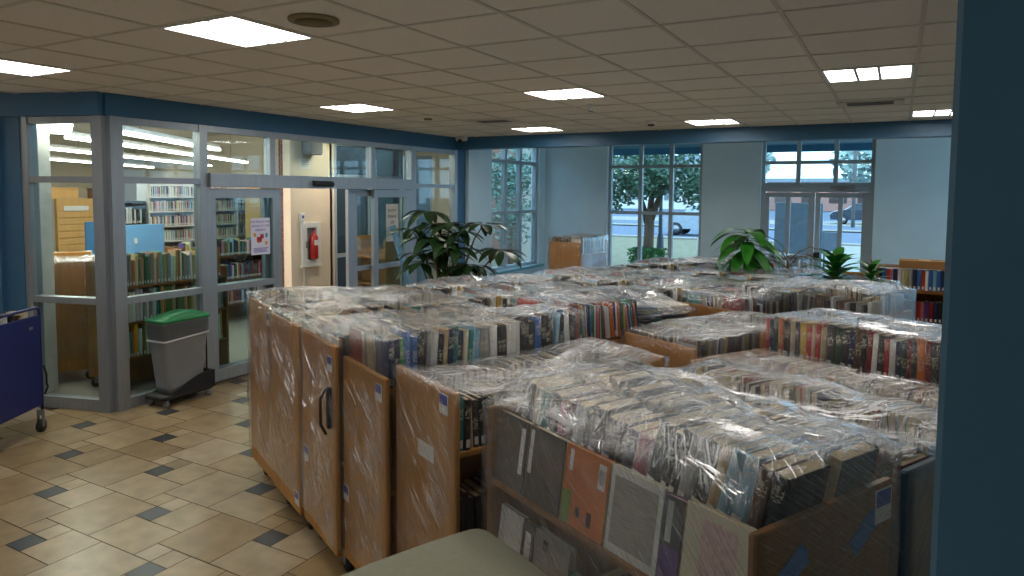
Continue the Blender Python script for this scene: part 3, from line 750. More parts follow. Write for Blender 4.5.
# raised tray that carries the two top rows
e = MB(); e.box(-.27, .22, -.59, .59, 1.17, 1.19); e.build('tray', M_wood, R1.root)
big = ['cream', 'tan', 'grey', 'black', 'charcoal', 'brown', 'navy', 'black', 'dark red', 'light blue', 'teal', 'yellow', 'pink', 'navy', 'red']
R1.row(1, 1.19, 'front top row', (.16, .24), (.19, .24), (.022, .062), pal=big, inset=.11, lean=-.2, ind=True, score=20, gap=.01)
R1.row(-1, 1.19, 'back top row', (.15, .215), (.18, .23), (.022, .06), pal=big, inset=.04, lean=-.2, ind=True, score=18)
R1.row(1, .62, 'lower shelf', (.2, .27), (.15, .2), (.01, .03), pal=['brown', 'teal', 'grey', 'purple', 'black', 'charcoal', 'tan', 'yellow', 'blue'], y0=-.05, y1=.58, ind=True, score=8, lean=-.1, inset=.03)
def facing(cart, y, z, w_, h_, th, name, label, lean=.14, bar=True, blocks=()):
    """large picture book shown cover-out, leaning on the cart's front side; blocks = printed areas (y0,y1,z0,z1,material)"""
    M_ = cart.M @ Matrix.Translation((cart.W/2 - .02, y, z)) @ Matrix.Rotation(-lean, 4, 'Y')
    cb = MB(); t_ = .003
    cb.box(0, t_, -w_/2, w_/2, 0, h_); cb.box(-th, -th + t_, -w_/2, w_/2, 0, h_); cb.box(-th + t_, 0, -w_/2, -w_/2 + t_, 0, h_)
    o = cb.build('picture_book', M_cover if not blocks else mat('cover_' + name.replace(' ', '_'), PD[name] if name in PD else '#555555', .45), M=M_)
    o.color = srgb(PD.get(name, '#555555'))
    pb = MB(); pb.box(-th + t_, -.0002, -w_/2 + t_, w_/2 - .004, .004, h_ - .004); pb.build('page_block', M_pages, o)
    for (a, b_, c_, d_, mt, nm) in blocks:
        q = MB(); q.box(t_, t_ + .0008, a*w_ - w_/2, b_*w_ - w_/2, c_*h_, d_*h_); q.build(nm, mt, o)
    tag(o, label, 'book'); return o
M_bar = mat('barcode_ink', '#2a2a2c', .6)
M_dkcov = mat('cover_dark_slate', '#4a443c', .5, var=.3, scale=30, stretch=(1, .3, 12))
M_org = mat('cover_print_green', '#6f8a3c', .5)
M_pinkp = mat('cover_print_pink', '#c9a7a0', .5, var=.2, scale=60)
M_txt = mat('cover_print_grey', '#9c948c', .6, var=.35, scale=45, stretch=(1, .4, 8))
lab = lambda a, b_, c_, d_: (a, b_, c_, d_, M_paper, 'barcode_label')
zt = 1.0
facing(R1, -.505, zt, .20, .262, .03, 'charcoal', 'dark slate picture book face-out at the far left of the front cart', blocks=[lab(.80, .92, .25, .9), (.02, .78, .03, .97, M_dkcov, 'cover_print')])
facing(R1, -.29, zt, .205, .262, .03, 'charcoal', 'dark slate picture book face-out just left of the orange one', blocks=[lab(.03, .13, .35, .95), (.16, .98, .03, .97, M_dkcov, 'cover_print')])
facing(R1, -.07, zt, .215, .262, .022, 'orange', 'orange picture book with green corner, face-out on the front cart', blocks=[lab(.78, .94, .62, .93), lab(.1, .18, .68, .95), (.0, .22, .0, .42, M_org, 'cover_print'), (.35, .45, .15, .27, M_bar, 'cover_title'), (.62, .72, .1, .28, M_bar, 'cover_title'), (.80, .92, .68, .86, M_bar, 'barcode')])
facing(R1, .16, zt, .22, .262, .02, 'white', 'off-white picture book face-out, right of the orange one', blocks=[(.08, .92, .1, .9, M_txt, 'cover_print')])
facing(R1, .31, zt - .01, .075, .262, .02, 'purple', 'purple and charcoal picture book squeezed between two pale ones', blocks=[lab(.2, .5, .5, .95), (.0, 1, .45, .99, mat('cover_print_charcoal', '#33333a', .5), 'cover_print')])
facing(R1, .475, zt, .235, .262, .02, 'cream', 'cream picture book with pink print, face-out at the right end', blocks=[(.25, .75, .12, .9, M_pinkp, 'cover_print')])
zt = .64
facing(R1, -.51, zt, .15, .25, .02, 'white', 'white picture book face-out on the front cart lower shelf, leftmost', blocks=[lab(.05, .15, .6, .95)])
facing(R1, -.395, zt, .07, .25, .02, 'charcoal', 'narrow charcoal picture book on the lower shelf between two pale ones', blocks=[lab(.25, .75, .3, .85)])
facing(R1, -.255, zt, .2, .25, .025, 'grey', 'pale grey picture book face-out on the lower shelf of the front cart', blocks=[(.1, .9, .1, .85, M_txt, 'cover_print'), (.25, .4, .75, .9, M_bar, 'cover_title')])
facing(R1, -.06, zt - .02, .17, .20, .03, 'teal', 'teal picture book on the lower shelf below the orange one', blocks=[lab(.06, .16, .5, .95)])
for X_, Z_, a_ in ((.17, 1.16, .55), (-.17, 1.15, .5)):
    e = MB(); n_ = 22
    e.prism([(X_ + math.cos(a_)*px_ - math.sin(a_)*pz_, Z_ + math.sin(a_)*px_ + math.cos(a_)*pz_) for px_, pz_ in [((.075 + .008*math.sin(5*k))*math.copysign(abs(math.cos(2*PI*k/n_))**.5, math.cos(2*PI*k/n_)), (.035 + .004*math.sin(7*k))*math.copysign(abs(math.sin(2*PI*k/n_))**.5, math.sin(2*PI*k/n_))) for k in range(n_)]], 0, .001, M=frame_M((0, .6205, 0), (-1, 0, 0), (0, 0, 1), (0, 1, 0)))
    e.build('blue_tape', M_tape, R1.root)['label'] = 'strip of blue tape'
R1.sticker(-.265, 1.215, 1, .085, .10)

# ------- rows behind the front cart
R2 = Cart(-2.27, 2.14, 'u', 1.28, 1.08, 'book cart with dark blue end panel, directly behind the front cart', 'second cart back', .62, 1.24, wood=M_navypanel)
paper = ['black', 'charcoal', 'navy', 'brown', 'tan', 'yellow', 'dark red', 'red', 'cream', 'olive', 'grey', 'teal', 'orange']
R2.row(1, 1.10, 'near row', (.18, .225), (.12, .17), (.016, .036), pal=paper, ind=True, score=12, lean=-.08)
R2.row(-1, 1.10, 'far row', (.16, .215), (.12, .17), (.016, .036), pal=paper, ind=True, score=9)
R3 = Cart(-2.52, 2.88, 'u', 1.22, 1.03, 'low wooden cart of tan paperbacks, third back from the front', 'third cart back', .58, 1.25, jig=-.03)
R3.row(1, 1.03, 'near row', (.16, .2), (.14, .19), (.014, .03), pal=['tan', 'cream', 'white', 'grey', 'light blue', 'brown', 'red', 'dark green'], ind=True, score=9, lean=-.35)
R3.row(-1, 1.03, 'far row', (.17, .21), (.14, .19), (.014, .03), pal=['tan', 'cream', 'white', 'grey', 'black', 'brown', 'orange'], ind=True, score=8, lean=-.3)
R4 = Cart(-2.62, 3.58, 'u', 1.28, 1.15, 'wooden cart of tall dark hardcovers with white spine labels, fourth back', 'fourth cart back', .60, 1.28)
R4.row(1, 1.15, 'near row', (.215, .25), (.15, .2), (.022, .048), pal=['black', 'charcoal', 'brown', 'dark red', 'navy', 'white', 'orange', 'yellow', 'dark green', 'red', 'tan'], ind=True, score=10)
R4.row(-1, 1.15, 'far row', (.19, .235), pal=dark, ind=True, score=5)
EX = Cart(-3.20, 3.02, 'w', 1.24, 1.08, 'book cart under flat shining wrap, between the fourth and fifth rows of carts', 'cart with the flat shining wrap', .57, 1.2)
EX.row(1, 1.06, 'right-hand row', (.19, .22), pal=['black', 'charcoal', 'white', 'tan', 'olive', 'grey', 'brown', 'teal'], ind=True, score=6)
EX.row(-1, 1.06, 'left-hand row', (.19, .22), pal=dark)
GC = Cart(-4.02, 2.70, 'w', 1.26, 1.13, 'wooden cart of bright thin picture books behind the fourth end-on cart', 'picture book cart', .60, 1.2)
kid = ['red', 'yellow', 'orange', 'blue', 'teal', 'green', 'pink', 'white', 'light blue', 'purple', 'navy', 'dark red']
GC.row(1, 1.15, 'right-hand row', (.2, .25), (.18, .24), (.006, .016), pal=kid, ind=True, score=5, y1=.1, lean=.1)
GC.row(-1, 1.15, 'left-hand row', (.2, .25), (.18, .24), (.006, .016), pal=kid)
rg = random.Random(5)
GC.flat(.1, .25, 1.16, 11, rg, 'flat pile', pal=['navy', 'green', 'white', 'teal', 'tan', 'blue', 'light blue'], ind=True, score=7)
GC.flat(.12, .47, 1.16, 9, rg, 'far flat pile', pal=['teal', 'navy', 'green', 'light blue', 'cream'], ind=True, score=6)
R5 = Cart(-3.62, 4.66, 'u', 1.27, 1.12, 'fully wrapped cart whose film bulges silvery, before the right-hand plants', 'bulging wrapped cart', .60, 1.08, jig=.08)
R5.row(1, 1.14, 'near row', (.19, .25), pal=['grey', 'charcoal', 'white', 'black', 'light blue', 'brown'])
R5.row(-1, 1.14, 'far row', (.2, .27), pal=['grey', 'charcoal', 'white', 'black'])
far = []
def fc(s, t, o, Hp, top, label, **k):
    c = Cart(s, t, o, Hp, top, label, label[:20], **k); far.append(c)
    for sd in (1, -1): c.row(sd, top, 'row%d' % sd, (.17, .245), pal=dark + ['blue', 'red', 'light blue', 'olive', 'yellow'])
    return c
fc(-5.48, 2.62, 'w', 1.28, 1.11, 'wooden book cart in the second rank, nearest the glass doors', jig=.02)
fc(-4.86, 2.62, 'w', 1.26, 1.10, 'wooden book cart in the second rank, second from the glass doors', jig=-.02)
fc(-5.62, 3.98, 'w', 1.27, 1.10, 'wooden book cart in the third rank, nearest the glass doors')
fc(-5.00, 3.98, 'w', 1.25, 1.12, 'wooden book cart in the third rank, second from the glass doors', jig=.03)
fc(-4.36, 4.02, 'w', 1.28, 1.12, 'wooden book cart in the third rank, behind the picture book cart', jig=-.03)
fc(-3.74, 4.12, 'w', 1.27, 1.13, 'wrapped book cart just behind the flat shining wrap')
fc(-5.68, 5.32, 'w', 1.29, 1.13, 'wooden book cart in the last rank below the big plant')
fc(-5.06, 5.34, 'w', 1.25, 1.10, 'wooden book cart in the last rank before the tree window', jig=.02)
fc(-4.42, 5.36, 'w', 1.28, 1.12, 'wooden book cart in the last rank, in line with the tree trunk', jig=-.03)
fc(-3.86, 5.3, 'w', 1.26, 1.11, 'wooden book cart in the last rank, left of the large-leaved plant')
fc(-5.62, 6.64, 'w', 1.27, 1.12, 'wooden book cart farthest back, below the tree window', jig=.03)

# -------- settle which three hundred books stand as objects of their own
cand = [(sc, k, b) for k, (c, rn, bs, ind, sc) in enumerate(ROWS) if ind for b in bs]
cand.sort(key=lambda q: -q[0])
NB = 300 - 10
chosen = set(id(q[2]) for q in cand[:NB])
GROUPN = {}
def add_book(b, k, n):
    c = b['cart']; col = [min(1, x*b['cvar']) for x in srgb(PD[b['name']])[:3]]
    M_ = c.M @ b['M']
    if id(b) in chosen:
        mb = MB(); cover_mesh(mb, b['th'], b['d'], b['h'], 0, None, None)
        o = mb.build('book', M_cover, M=M_); o.color = (*col, 1)
        mb = MB(); pages_mesh(mb, b['th'], b['d'], b['h'], 0, None, None); mb.build('page_block', M_pages, o)
        if b['has_label'] and b['th'] > .015:
            mb = MB(); label_mesh(mb, b['th'], b['d'], b['h'], 0, None, None); mb.build('spine_label', M_paper, o)
        flatp = 'pile' in b['lblrow']
        where = ('%s from the top of the %s on the %s' if flatp else '%s from left in the %s, %s') % (ordinal(n - k if flatp else k + 1), b['lblrow'], c.ref)
        tag(o, '%s book, %s' % (b['name'], where), 'book', 'books in the %s of the %s' % (b['lblrow'], c.ref))
    else:
        cover_mesh(stuff_mb, b['th'], b['d'], b['h'], 0, col, M_); pages_mesh(stuff_mb, b['th'], b['d'], b['h'], 1, None, M_)
        if b['has_label'] and b['th'] > .015: label_mesh(stuff_mb, b['th'], b['d'], b['h'], 2, None, M_)
Mi = cam.matrix_world.inverted()
def scr(b):
    p = Mi @ (b['cart'].M @ b['M'] @ Vector((b['d'], 0, b['h']))); return p.x / -p.z
for (c, rn, bs, ind, sc) in ROWS:
    order = bs if 'pile' in rn else sorted(bs, key=scr)
    for k, b in enumerate(order): add_book(b, k, len(order))
o = stuff_mb.build('book_rows', [M_coverattr, M_pages, M_paper])
tag(o, 'rows of assorted books on the farther wrapped carts', 'books', None, 'stuff')

# ------- stretch film round each cart
def wrap(c, label, matl, zl=.22, res=.05, puff=.006, seed=0, sag=0., extra=None, sides=True, rough=.008, creases=110, taut=9, ends=0, ridges=(), cdir=(.5, 1.1, 1.6, 2.2)):
    W_, L = c.W, c.L; m_ = .014
    nx = max(8, int(W_/res)); ny = max(14, int(L/res))
    xs = [-W_/2 - m_ + (W_ + 2*m_)*i/nx for i in range(nx+1)]; ys = [-L/2 - m_ + (L + 2*m_)*j/ny for j in range(ny+1)]
    base = c.top + .02
    Z = [[base]*(ny+1) for _ in xs]
    for i, x in enumerate(xs):
        for j, y in enumerate(ys):
            z = base
            for b in c.books:
                a = b['aabb']
                if a[0] - .035 <= x <= a[1] + .035 and a[2] - .03 <= y <= a[3] + .03: z = max(z, a[4])
            if abs(y) > L/2 - .05: z = max(z, c.H) if abs(y) > L/2 - .02 else max(z, c.H)
            if extra: z = max(z, extra(x, y))
            Z[i][j] = z
    Z0 = [r[:] for r in Z]
    for it in range(taut):
        N = [r[:] for r in Z]
        for i in range(nx+1):
            for j in range(ny+1):
                q = [Z[a][b_] for a in (i-1, i, i+1) if 0 <= a <= nx for b_ in (j-1, j, j+1) if 0 <= b_ <= ny]
                N[i][j] = max(Z0[i][j], sum(q)/len(q) - sag*.004)
        Z = N
    # corners and rim pulled down towards the panel tops
    mb = MB(); vid = {}; vs = []; fs = []
    def nz(p, f, s_): return noise.noise(Vector(p)*f + Vector((seed*3.1 + s_, seed*1.7, s_*2.3)))
    for i, x in enumerate(xs):
        for j, y in enumerate(ys):
            z = Z[i][j] + puff + rough*(.6*nz((x, y, 0), 9, 1) + .6*abs(nz((x, y, 0), 23, 2)) + .5*abs(nz((x*3, y*.6, 0), 14, 3)))
            rim = min(abs(x - xs[0]), abs(x - xs[-1]), abs(y - ys[0]), abs(y - ys[-1]))
            if rim < 1e-6: z -= .010
            vid[i, j] = len(vs); vs.append((x, y, z))
    for i in range(nx):
        for j in range(ny): fs.append((vid[i, j], vid[i+1, j], vid[i+1, j+1], vid[i, j+1]))
    per = [(i, 0) for i in range(nx+1)] + [(nx, j) for j in range(1, ny+1)] + [(i, ny) for i in range(nx-1, -1, -1)] + [(0, j) for j in range(ny-1, 0, -1)]
    K = 12; prev = [vid[q] for q in per]
    for k in range(1, K+1):
        cur = []
        for (i, j) in per:
            x, y, zt_ = vs[vid[i, j]]
            zb = zl + .08*nz((x, y, 0), 3, 7)
            z = zt_ + (zb - zt_)*k/K
            f = .010*nz((x, y, z*.8), 6, 5) + .007*abs(nz((x + z*.7, y + z*.7, z*.3), 15, 6))
            ox = (1 if i == nx else -1 if i == 0 else 0); oy = (1 if j == ny else -1 if j == 0 else 0)
            cur.append(len(vs)); vs.append((x + ox*f, y + oy*f, z))
        n = len(per)
        for a in range(n): b_ = (a+1) % n; fs.append((prev[a], prev[b_], cur[b_], cur[a]))
        prev = cur
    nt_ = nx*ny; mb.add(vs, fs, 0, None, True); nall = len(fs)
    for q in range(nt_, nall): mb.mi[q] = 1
    rs = random.Random(seed*7 + 1)
    def hz(x, y):
        fi = min(max((x - xs[0])/(xs[-1] - xs[0])*nx, 0), nx - 1e-4); fj = min(max((y - ys[0])/(ys[-1] - ys[0])*ny, 0), ny - 1e-4)
        i, j = int(fi), int(fj); a, b_ = fi - i, fj - j
        g = lambda p, q: vs[vid[p, q]][2]
        return (g(i, j)*(1-a) + g(i+1, j)*a)*(1-b_) + (g(i, j+1)*(1-a) + g(i+1, j+1)*a)*b_
    def ribbon(pts, wd):
        rw = []
        for k, p in enumerate(pts):
            f = math.sin(PI*(k + .3)/(len(pts) - .4)); w2 = wd*f*rs.uniform(.5, 1.2) + .0006
            tdir = (pts[min(k+1, len(pts)-1)] - pts[max(k-1, 0)]).normalized(); sd = tdir.cross(Vector((rs.uniform(-.3, .3), rs.uniform(-.3, .3), 1)) if abs(tdir.z) < .6 else Vector((0, 1, 0)))
            if sd.length < 1e-3: sd = Vector((1, 0, 0))
            sd.normalize(); rw.append((p - sd*w2, p + Vector((0, 0, w2*.9)) if abs(tdir.z) < .6 else p + Vector((0, -w2 if p.y < 0 else w2, 0)), p + sd*w2))
        v_ = [q for r_ in rw for q in r_]; f_ = []
        for k in range(len(rw)-1): f_ += [(3*k, 3*k+1, 3*k+4, 3*k+3), (3*k+1, 3*k+2, 3*k+5, 3*k+4)]
        mb.add(v_, f_, 2, None, True)
    k = 0
    while k < creases:
        a0 = rs.choice(cdir) + rs.gauss(0, .12); ln = rs.uniform(.10, .55); x, y = rs.uniform(xs[0], xs[-1]), rs.uniform(ys[0], ys[-1])
        for f_n in range(rs.choice((1, 1, 2, 3, 5, 7))):          # a bundle of near-parallel stretch lines
            k += 1; a1 = a0 + rs.gauss(0, .05); x1, y1 = x + rs.gauss(0, .035), y + rs.gauss(0, .035); l1 = ln*rs.uniform(.5, 1.1)
            pq = [(x1 + math.cos(a1)*l1*q/10, y1 + math.sin(a1)*l1*q/10) for q in range(11)]
            pq = [p for p in pq if xs[0] <= p[0] <= xs[-1] and ys[0] <= p[1] <= ys[-1]]
            if len(pq) < 4: continue
            zz = [hz(*p) for p in pq]; n_ = len(pq) - 1
            za, zb_ = zz[0], zz[-1]; lift = max([zz[q] - (za + (zb_ - za)*q/n_) for q in range(n_+1)] + [0])
            ribbon([Vector((p[0], p[1], za + (zb_ - za)*q/n_ + lift*math.sin(PI*(.12 + .76*q/n_)) + .0015)) for q, p in enumerate(pq)], rs.choice((.0006, .0008, .001, .0013, .0022)))
    for (xa, ya, xb, yb, cnt, spr) in ridges:                      # places where the film is gathered into bright folds
        for k in range(cnt):
            t0, t1 = sorted((rs.random(), rs.random())); t1 = min(1, max(t1, t0 + .15)); n_ = 10; pts = []
            ox, oy, ox2, oy2 = rs.gauss(0, spr), rs.gauss(0, spr), rs.gauss(0, spr), rs.gauss(0, spr)
            for q in range(n_+1):
                f = t0 + (t1 - t0)*q/n_; g = q/n_
                px_, py_ = xa + (xb - xa)*f + ox*(1-g) + ox2*g, ya + (yb - ya)*f + oy*(1-g) + oy2*g
                px_ = min(max(px_, xs[0]), xs[-1]); py_ = min(max(py_, ys[0]), ys[-1])
                pts.append(Vector((px_, py_, hz(px_, py_) + .002 + .004*rs.random()*math.sin(PI*g))))
            ribbon(pts, rs.choice((.0008, .0012, .002, .0035, .005)))
    for k in range(int(creases*.9) if not ends else ends):
        side = rs.random() < (.5 if not ends else .85); ln = rs.uniform(.12, .6); a0 = rs.choice((-.72, -.78, -.84, -.62)) + rs.gauss(0, .04); z = rs.uniform(zl + .1, c.H - .01)
        t0 = rs.uniform(-.5, .45); pts = []
        for q in range(9):
            if side:
                p = Vector((t0*W_ + math.cos(a0)*ln*q/8, -L/2 - .019 - .003*math.sin(q*.8), z + math.sin(a0)*ln*q/8)); ok = abs(p.x) < W_/2 + .01
            else:
                p = Vector((W_/2 + .019 + .003*math.sin(q*.8), t0*L + math.cos(a0)*ln*q/8, z + math.sin(a0)*ln*q/8)); ok = abs(p.y) < L/2 + .01
            if ok and zl + .05 < p.z: pts.append(p)
        if len(pts) > 3: ribbon(pts, rs.choice((.0005, .0006, .0009, .0014)))
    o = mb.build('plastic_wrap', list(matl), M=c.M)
    tag(o, label, 'plastic wrap'); return o
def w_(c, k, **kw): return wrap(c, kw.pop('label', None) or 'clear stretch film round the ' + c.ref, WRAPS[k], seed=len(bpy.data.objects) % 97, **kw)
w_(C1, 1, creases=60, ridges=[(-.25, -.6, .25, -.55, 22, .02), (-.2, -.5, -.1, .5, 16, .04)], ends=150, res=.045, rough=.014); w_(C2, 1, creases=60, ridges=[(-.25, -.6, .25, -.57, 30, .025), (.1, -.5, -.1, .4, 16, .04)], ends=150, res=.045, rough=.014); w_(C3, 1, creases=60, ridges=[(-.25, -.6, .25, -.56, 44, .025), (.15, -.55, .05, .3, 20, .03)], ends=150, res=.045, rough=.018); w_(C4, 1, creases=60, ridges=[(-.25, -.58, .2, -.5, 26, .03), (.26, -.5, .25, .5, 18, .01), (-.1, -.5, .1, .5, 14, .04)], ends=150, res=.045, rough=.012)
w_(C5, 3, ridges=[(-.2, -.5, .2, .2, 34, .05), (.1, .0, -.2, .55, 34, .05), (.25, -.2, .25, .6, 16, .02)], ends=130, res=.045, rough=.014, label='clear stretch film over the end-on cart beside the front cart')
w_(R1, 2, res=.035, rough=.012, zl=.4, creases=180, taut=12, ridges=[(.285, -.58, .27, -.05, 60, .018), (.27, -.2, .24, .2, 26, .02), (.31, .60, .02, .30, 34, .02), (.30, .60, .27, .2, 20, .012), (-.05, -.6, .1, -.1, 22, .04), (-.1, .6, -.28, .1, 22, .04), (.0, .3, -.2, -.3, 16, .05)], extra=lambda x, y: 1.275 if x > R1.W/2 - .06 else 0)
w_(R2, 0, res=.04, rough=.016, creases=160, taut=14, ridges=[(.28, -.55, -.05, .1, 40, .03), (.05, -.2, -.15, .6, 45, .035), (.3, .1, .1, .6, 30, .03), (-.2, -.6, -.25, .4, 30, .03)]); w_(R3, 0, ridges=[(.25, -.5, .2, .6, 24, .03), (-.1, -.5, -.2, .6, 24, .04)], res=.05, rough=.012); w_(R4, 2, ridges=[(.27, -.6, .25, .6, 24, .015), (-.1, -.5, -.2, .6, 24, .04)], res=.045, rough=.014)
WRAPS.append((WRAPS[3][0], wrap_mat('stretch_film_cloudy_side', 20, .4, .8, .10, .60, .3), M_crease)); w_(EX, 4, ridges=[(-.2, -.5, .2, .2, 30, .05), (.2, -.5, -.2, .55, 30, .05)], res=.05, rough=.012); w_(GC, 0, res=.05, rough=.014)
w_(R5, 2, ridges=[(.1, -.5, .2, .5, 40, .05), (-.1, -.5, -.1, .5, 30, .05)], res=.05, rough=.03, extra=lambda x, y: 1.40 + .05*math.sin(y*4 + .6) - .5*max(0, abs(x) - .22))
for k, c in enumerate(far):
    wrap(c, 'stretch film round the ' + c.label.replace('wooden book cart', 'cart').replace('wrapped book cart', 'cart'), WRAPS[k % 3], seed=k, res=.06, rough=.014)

# ================================================================== OTHER THINGS IN THE LOBBY
# table corner nearest the viewer
t = thing('table', 'sage grey laminate table with rounded corner in the near foreground', 'table', (-1.2, 1.0, 0))
def P(x, y): return (x + 1.2, y - 1.0)
poly = [P(-.5, 1.77), P(-.955, 2.0), P(-1.11, 2.08), P(-1.278, 2.157), P(-1.305, 2.165), P(-1.33, 2.162), P(-1.352, 2.143), P(-1.386, 2.08), P(-1.431, 1.985), P(-1.477, 1.872), P(-1.52, 1.765), P(-1.552, 1.659), P(-1.58, 1.45), P(-1.56, 1.1), P(-1.46, .7), P(-1.1, .45), P(-.5, .5)]
b_ = MB()
cx = sum(p[0] for p in poly)/len(poly); cyy = sum(p[1] for p in poly)/len(poly)
sc_ = lambda k: [(cx + (x-cx)*k, cyy + (y-cyy)*k) for x, y in poly]
b_.loft([[(x, y, z) for x, y in sc_(k)] for z, k in ((.825, .985), (.83, 1), (.852, 1), (.857, .992))], 0, None, False); b_.build('table_top', M_table, t)
b_ = MB(); b_.tube([(.2, .1, .04), (.2, .1, .825)], .045, 16); b_.build('pedestal', M_aludark, t)
b_ = MB(); b_.lathe([(.28, 0), (.28, .02), (.06, .05)], 28, M=Matrix.Translation((.2, .1, 0))); b_.build('table_base', M_aludark, t)

# blue book truck at the left edge
a_, b2 = Vector((-6.47, 3.25, 0)), Vector((-5.95, 2.395, 0))
ex = (b2 - a_).normalized(); ey = Vector((-ex.y, ex.x, 0)); ey = ey if ey.x > 0 else -ey      # ex to the left, ey towards the viewer
t = thing('blue_book_truck', 'navy blue metal book truck beside the blue wall', 'book cart', (0, 0, 0)); t.matrix_basis = frame_M(a_, ex, ey, (0, 0, 1))
LB = .85
b_ = MB(); b_.bbox(.015, LB, 0, .018, .24, 1.03, .006); b_.build('side_panel', M_navy, t)
b_ = MB(); b_.bbox(.015, LB, -.44, -.42, .24, 1.0, .006); b_.build('side_panel', M_navy, t)
for z in (.26, .62, .86):
    b_ = MB(); b_.box(.03, LB - .02, -.42, 0, z, z + .018); b_.build('shelf', M_navy, t)
b_ = MB(); b_.tube([(.02, .01, .2), (.02, .01, 1.06), (.035, .01, 1.085), (.07, .01, 1.095), (.45, .01, 1.095), (LB - .06, .01, 1.095), (LB - .02, .01, 1.08), (LB, .01, 1.05), (LB, .01, .2)], .013, 10); b_.build('frame_tube', M_navy, t)
b_ = MB(); b_.tube([(.02, -.43, .2), (.02, -.43, 1.06), (.05, -.43, 1.09), (LB - .05, -.43, 1.09), (LB, -.43, 1.06), (LB, -.43, .2)], .013, 10); b_.build('frame_tube', M_navy, t)
b_ = MB(); b_.box(.12, .17, .018, .020, .92, .945); b_.build('name_plate', M_steel, t)
for x, y in ((.03, 0), (.03, -.42), (LB - .03, 0), (LB - .03, -.42)):
    b_ = MB(); b_.tube([(x, y - .015, .055), (x, y + .015, .055)], .055, 16); k_ = b_.build('caster', M_black, t)
    b_ = MB(); b_.prism([(-.024, .05), (-.018, .05), (-.018, .15), (.018, .15), (.018, .05), (.024, .05), (.024, .2), (-.024, .2)], -.017, .017, M=frame_M((x, y, 0), (0, 1, 0), (0, 0, 1), (1, 0, 0))); b_.build('caster_fork', M_steel, k_)
b_ = MB(); b_.tube([(.0, .02, .58), (-.02, .03, .5), (-.02, .03, .42), (-.035, .03, .38), (.01, .03, .33)], .008, 8); b_.build('brake_cable', M_black, t)
TM = t.matrix_basis.copy()
x = .04
rb = random.Random(3)
seq = ['cream', 'brown', 'black', 'white', 'grey', 'charcoal', 'brown', 'cream', 'tan', 'white', 'dark red', 'black']
for k, nm in enumerate(seq[:6]):
    th = [.045, .03, .05, .04, .05, .03][k]; h = [.19, .17, .2, .19, .17, .2][k]
    mb = MB(); cover_mesh(mb, th, .16, h, 0, None, None)
    MM = TM @ Matrix.Translation((x + .06 + k*.085, -.2, .879)) @ Matrix.Rotation(PI/2, 4, 'Z')
    o = mb.build('book', M_cover, M=MM); o.color = srgb(PD[nm])
    mb = MB(); pages_mesh(mb, th, .16, h, 0, None, None); mb.build('page_block', M_pages, o)
    tag(o, '%s book standing on the blue book truck, %s from the right' % (nm, ordinal(k + 1)), 'book', 'books on the blue book truck')
mb = MB(); cover_mesh(mb, .02, .2, .26, 0, None, None)
o = mb.build('book', M_cover, M=TM @ Matrix.Translation((.52, -.30, 1.085)) @ Matrix.Rotation(PI/2, 4, 'X')); o.color = srgb('#c8423a')
mb = MB(); pages_mesh(mb, .02, .2, .26, 0, None, None); mb.build('page_block', M_pages, o)
tag(o, 'red book lying flat across the top of the blue book truck', 'book', 'books on the blue book truck')

# slim grey bin with green lid on a black dolly
t = thing('trash_can', 'slim grey rubbish bin with green swing lid on a black wheeled dolly', 'trash can', (-6.25, 4.42, 0), R(2)); t.scale.z = .955
def rrect(hx, hy, r, n=5):
    out = []
    for cx_, cy2, a0 in ((hx - r, hy - r, 0), (-hx + r, hy - r, 90), (-hx + r, -hy + r, 180), (hx - r, -hy + r, 270)):
        for k in range(n+1): a = R(a0 + 90*k/n); out.append((cx_ + r*math.cos(a), cy2 + r*math.sin(a)))
    return out
def rl(mb, data, mi=0, col=None, smooth=True): return mb.loft([[(x + ox, y + oy, z) for x, y in rrect(hx, hy, r)] for (hx, hy, r, z, ox, oy) in data], mi, col, smooth)
b_ = MB(); rl(b_, [(.105, .19, .04, .12, 0, 0), (.115, .20, .04, .2, 0, 0), (.138, .262, .04, .84, 0, 0), (.143, .267, .04, .845, 0, 0), (.143, .267, .04, .875, 0, 0)]); b_.build('bin_body', M_grey, t)
b_ = MB(); rl(b_, [(.15, .275, .045, .862, 0, 0), (.153, .278, .045, .88, 0, 0), (.148, .27, .045, .895, 0, 0)]); lid = b_.build('bin_lid', M_green, t)
b_ = MB()
n_ = 9
prof = [(-.25, .893), (-.2, .905), (-.12, .925), (0, .945), (.1, .948), (.2, .925), (.255, .893)]
b_.loft([[(x*.12, y, .89 if abs(x) > .99 else z) for x in (-1, -.85, -.4, 0, .4, .85, 1)] for y, z in prof], 0, None, True, None, False, False); b_.build('swing_flap', M_green, lid)
b_ = MB()
rr = rrect(.1425, .264, .042)
b_.loft([[(x*k, y*(1 + (k-1)*.6), z + dz*y) for x, y in rr] for z, k, dz in ((.866, 1.0, 0), (.8, 1.02, 0), (.72, .99, .03), (.70, .985, .05), (.69, .955, .06))], 0, None, True, None, False)
b_.build('bin_liner', glass('bin_liner_film', '#e8eaec'), t)
b_ = MB(); b_.loft([[(x*k, y*(1 + (k-1)*.6), z + .06*y) for x, y in rr] for z, k in ((.70, .985), (.69, 1.01), (.677, 1.0), (.68, .975))], 0, None, True, None, False); b_.build('liner_hem', mat('liner_hem', '#b9bcc0', .4), t)
b_ = MB(); rl(b_, [(.13, .235, .05, .075, 0, 0), (.15, .30, .05, .085, 0, .0), (.15, .30, .05, .12, 0, 0), (.125, .215, .05, .125, 0, 0)])
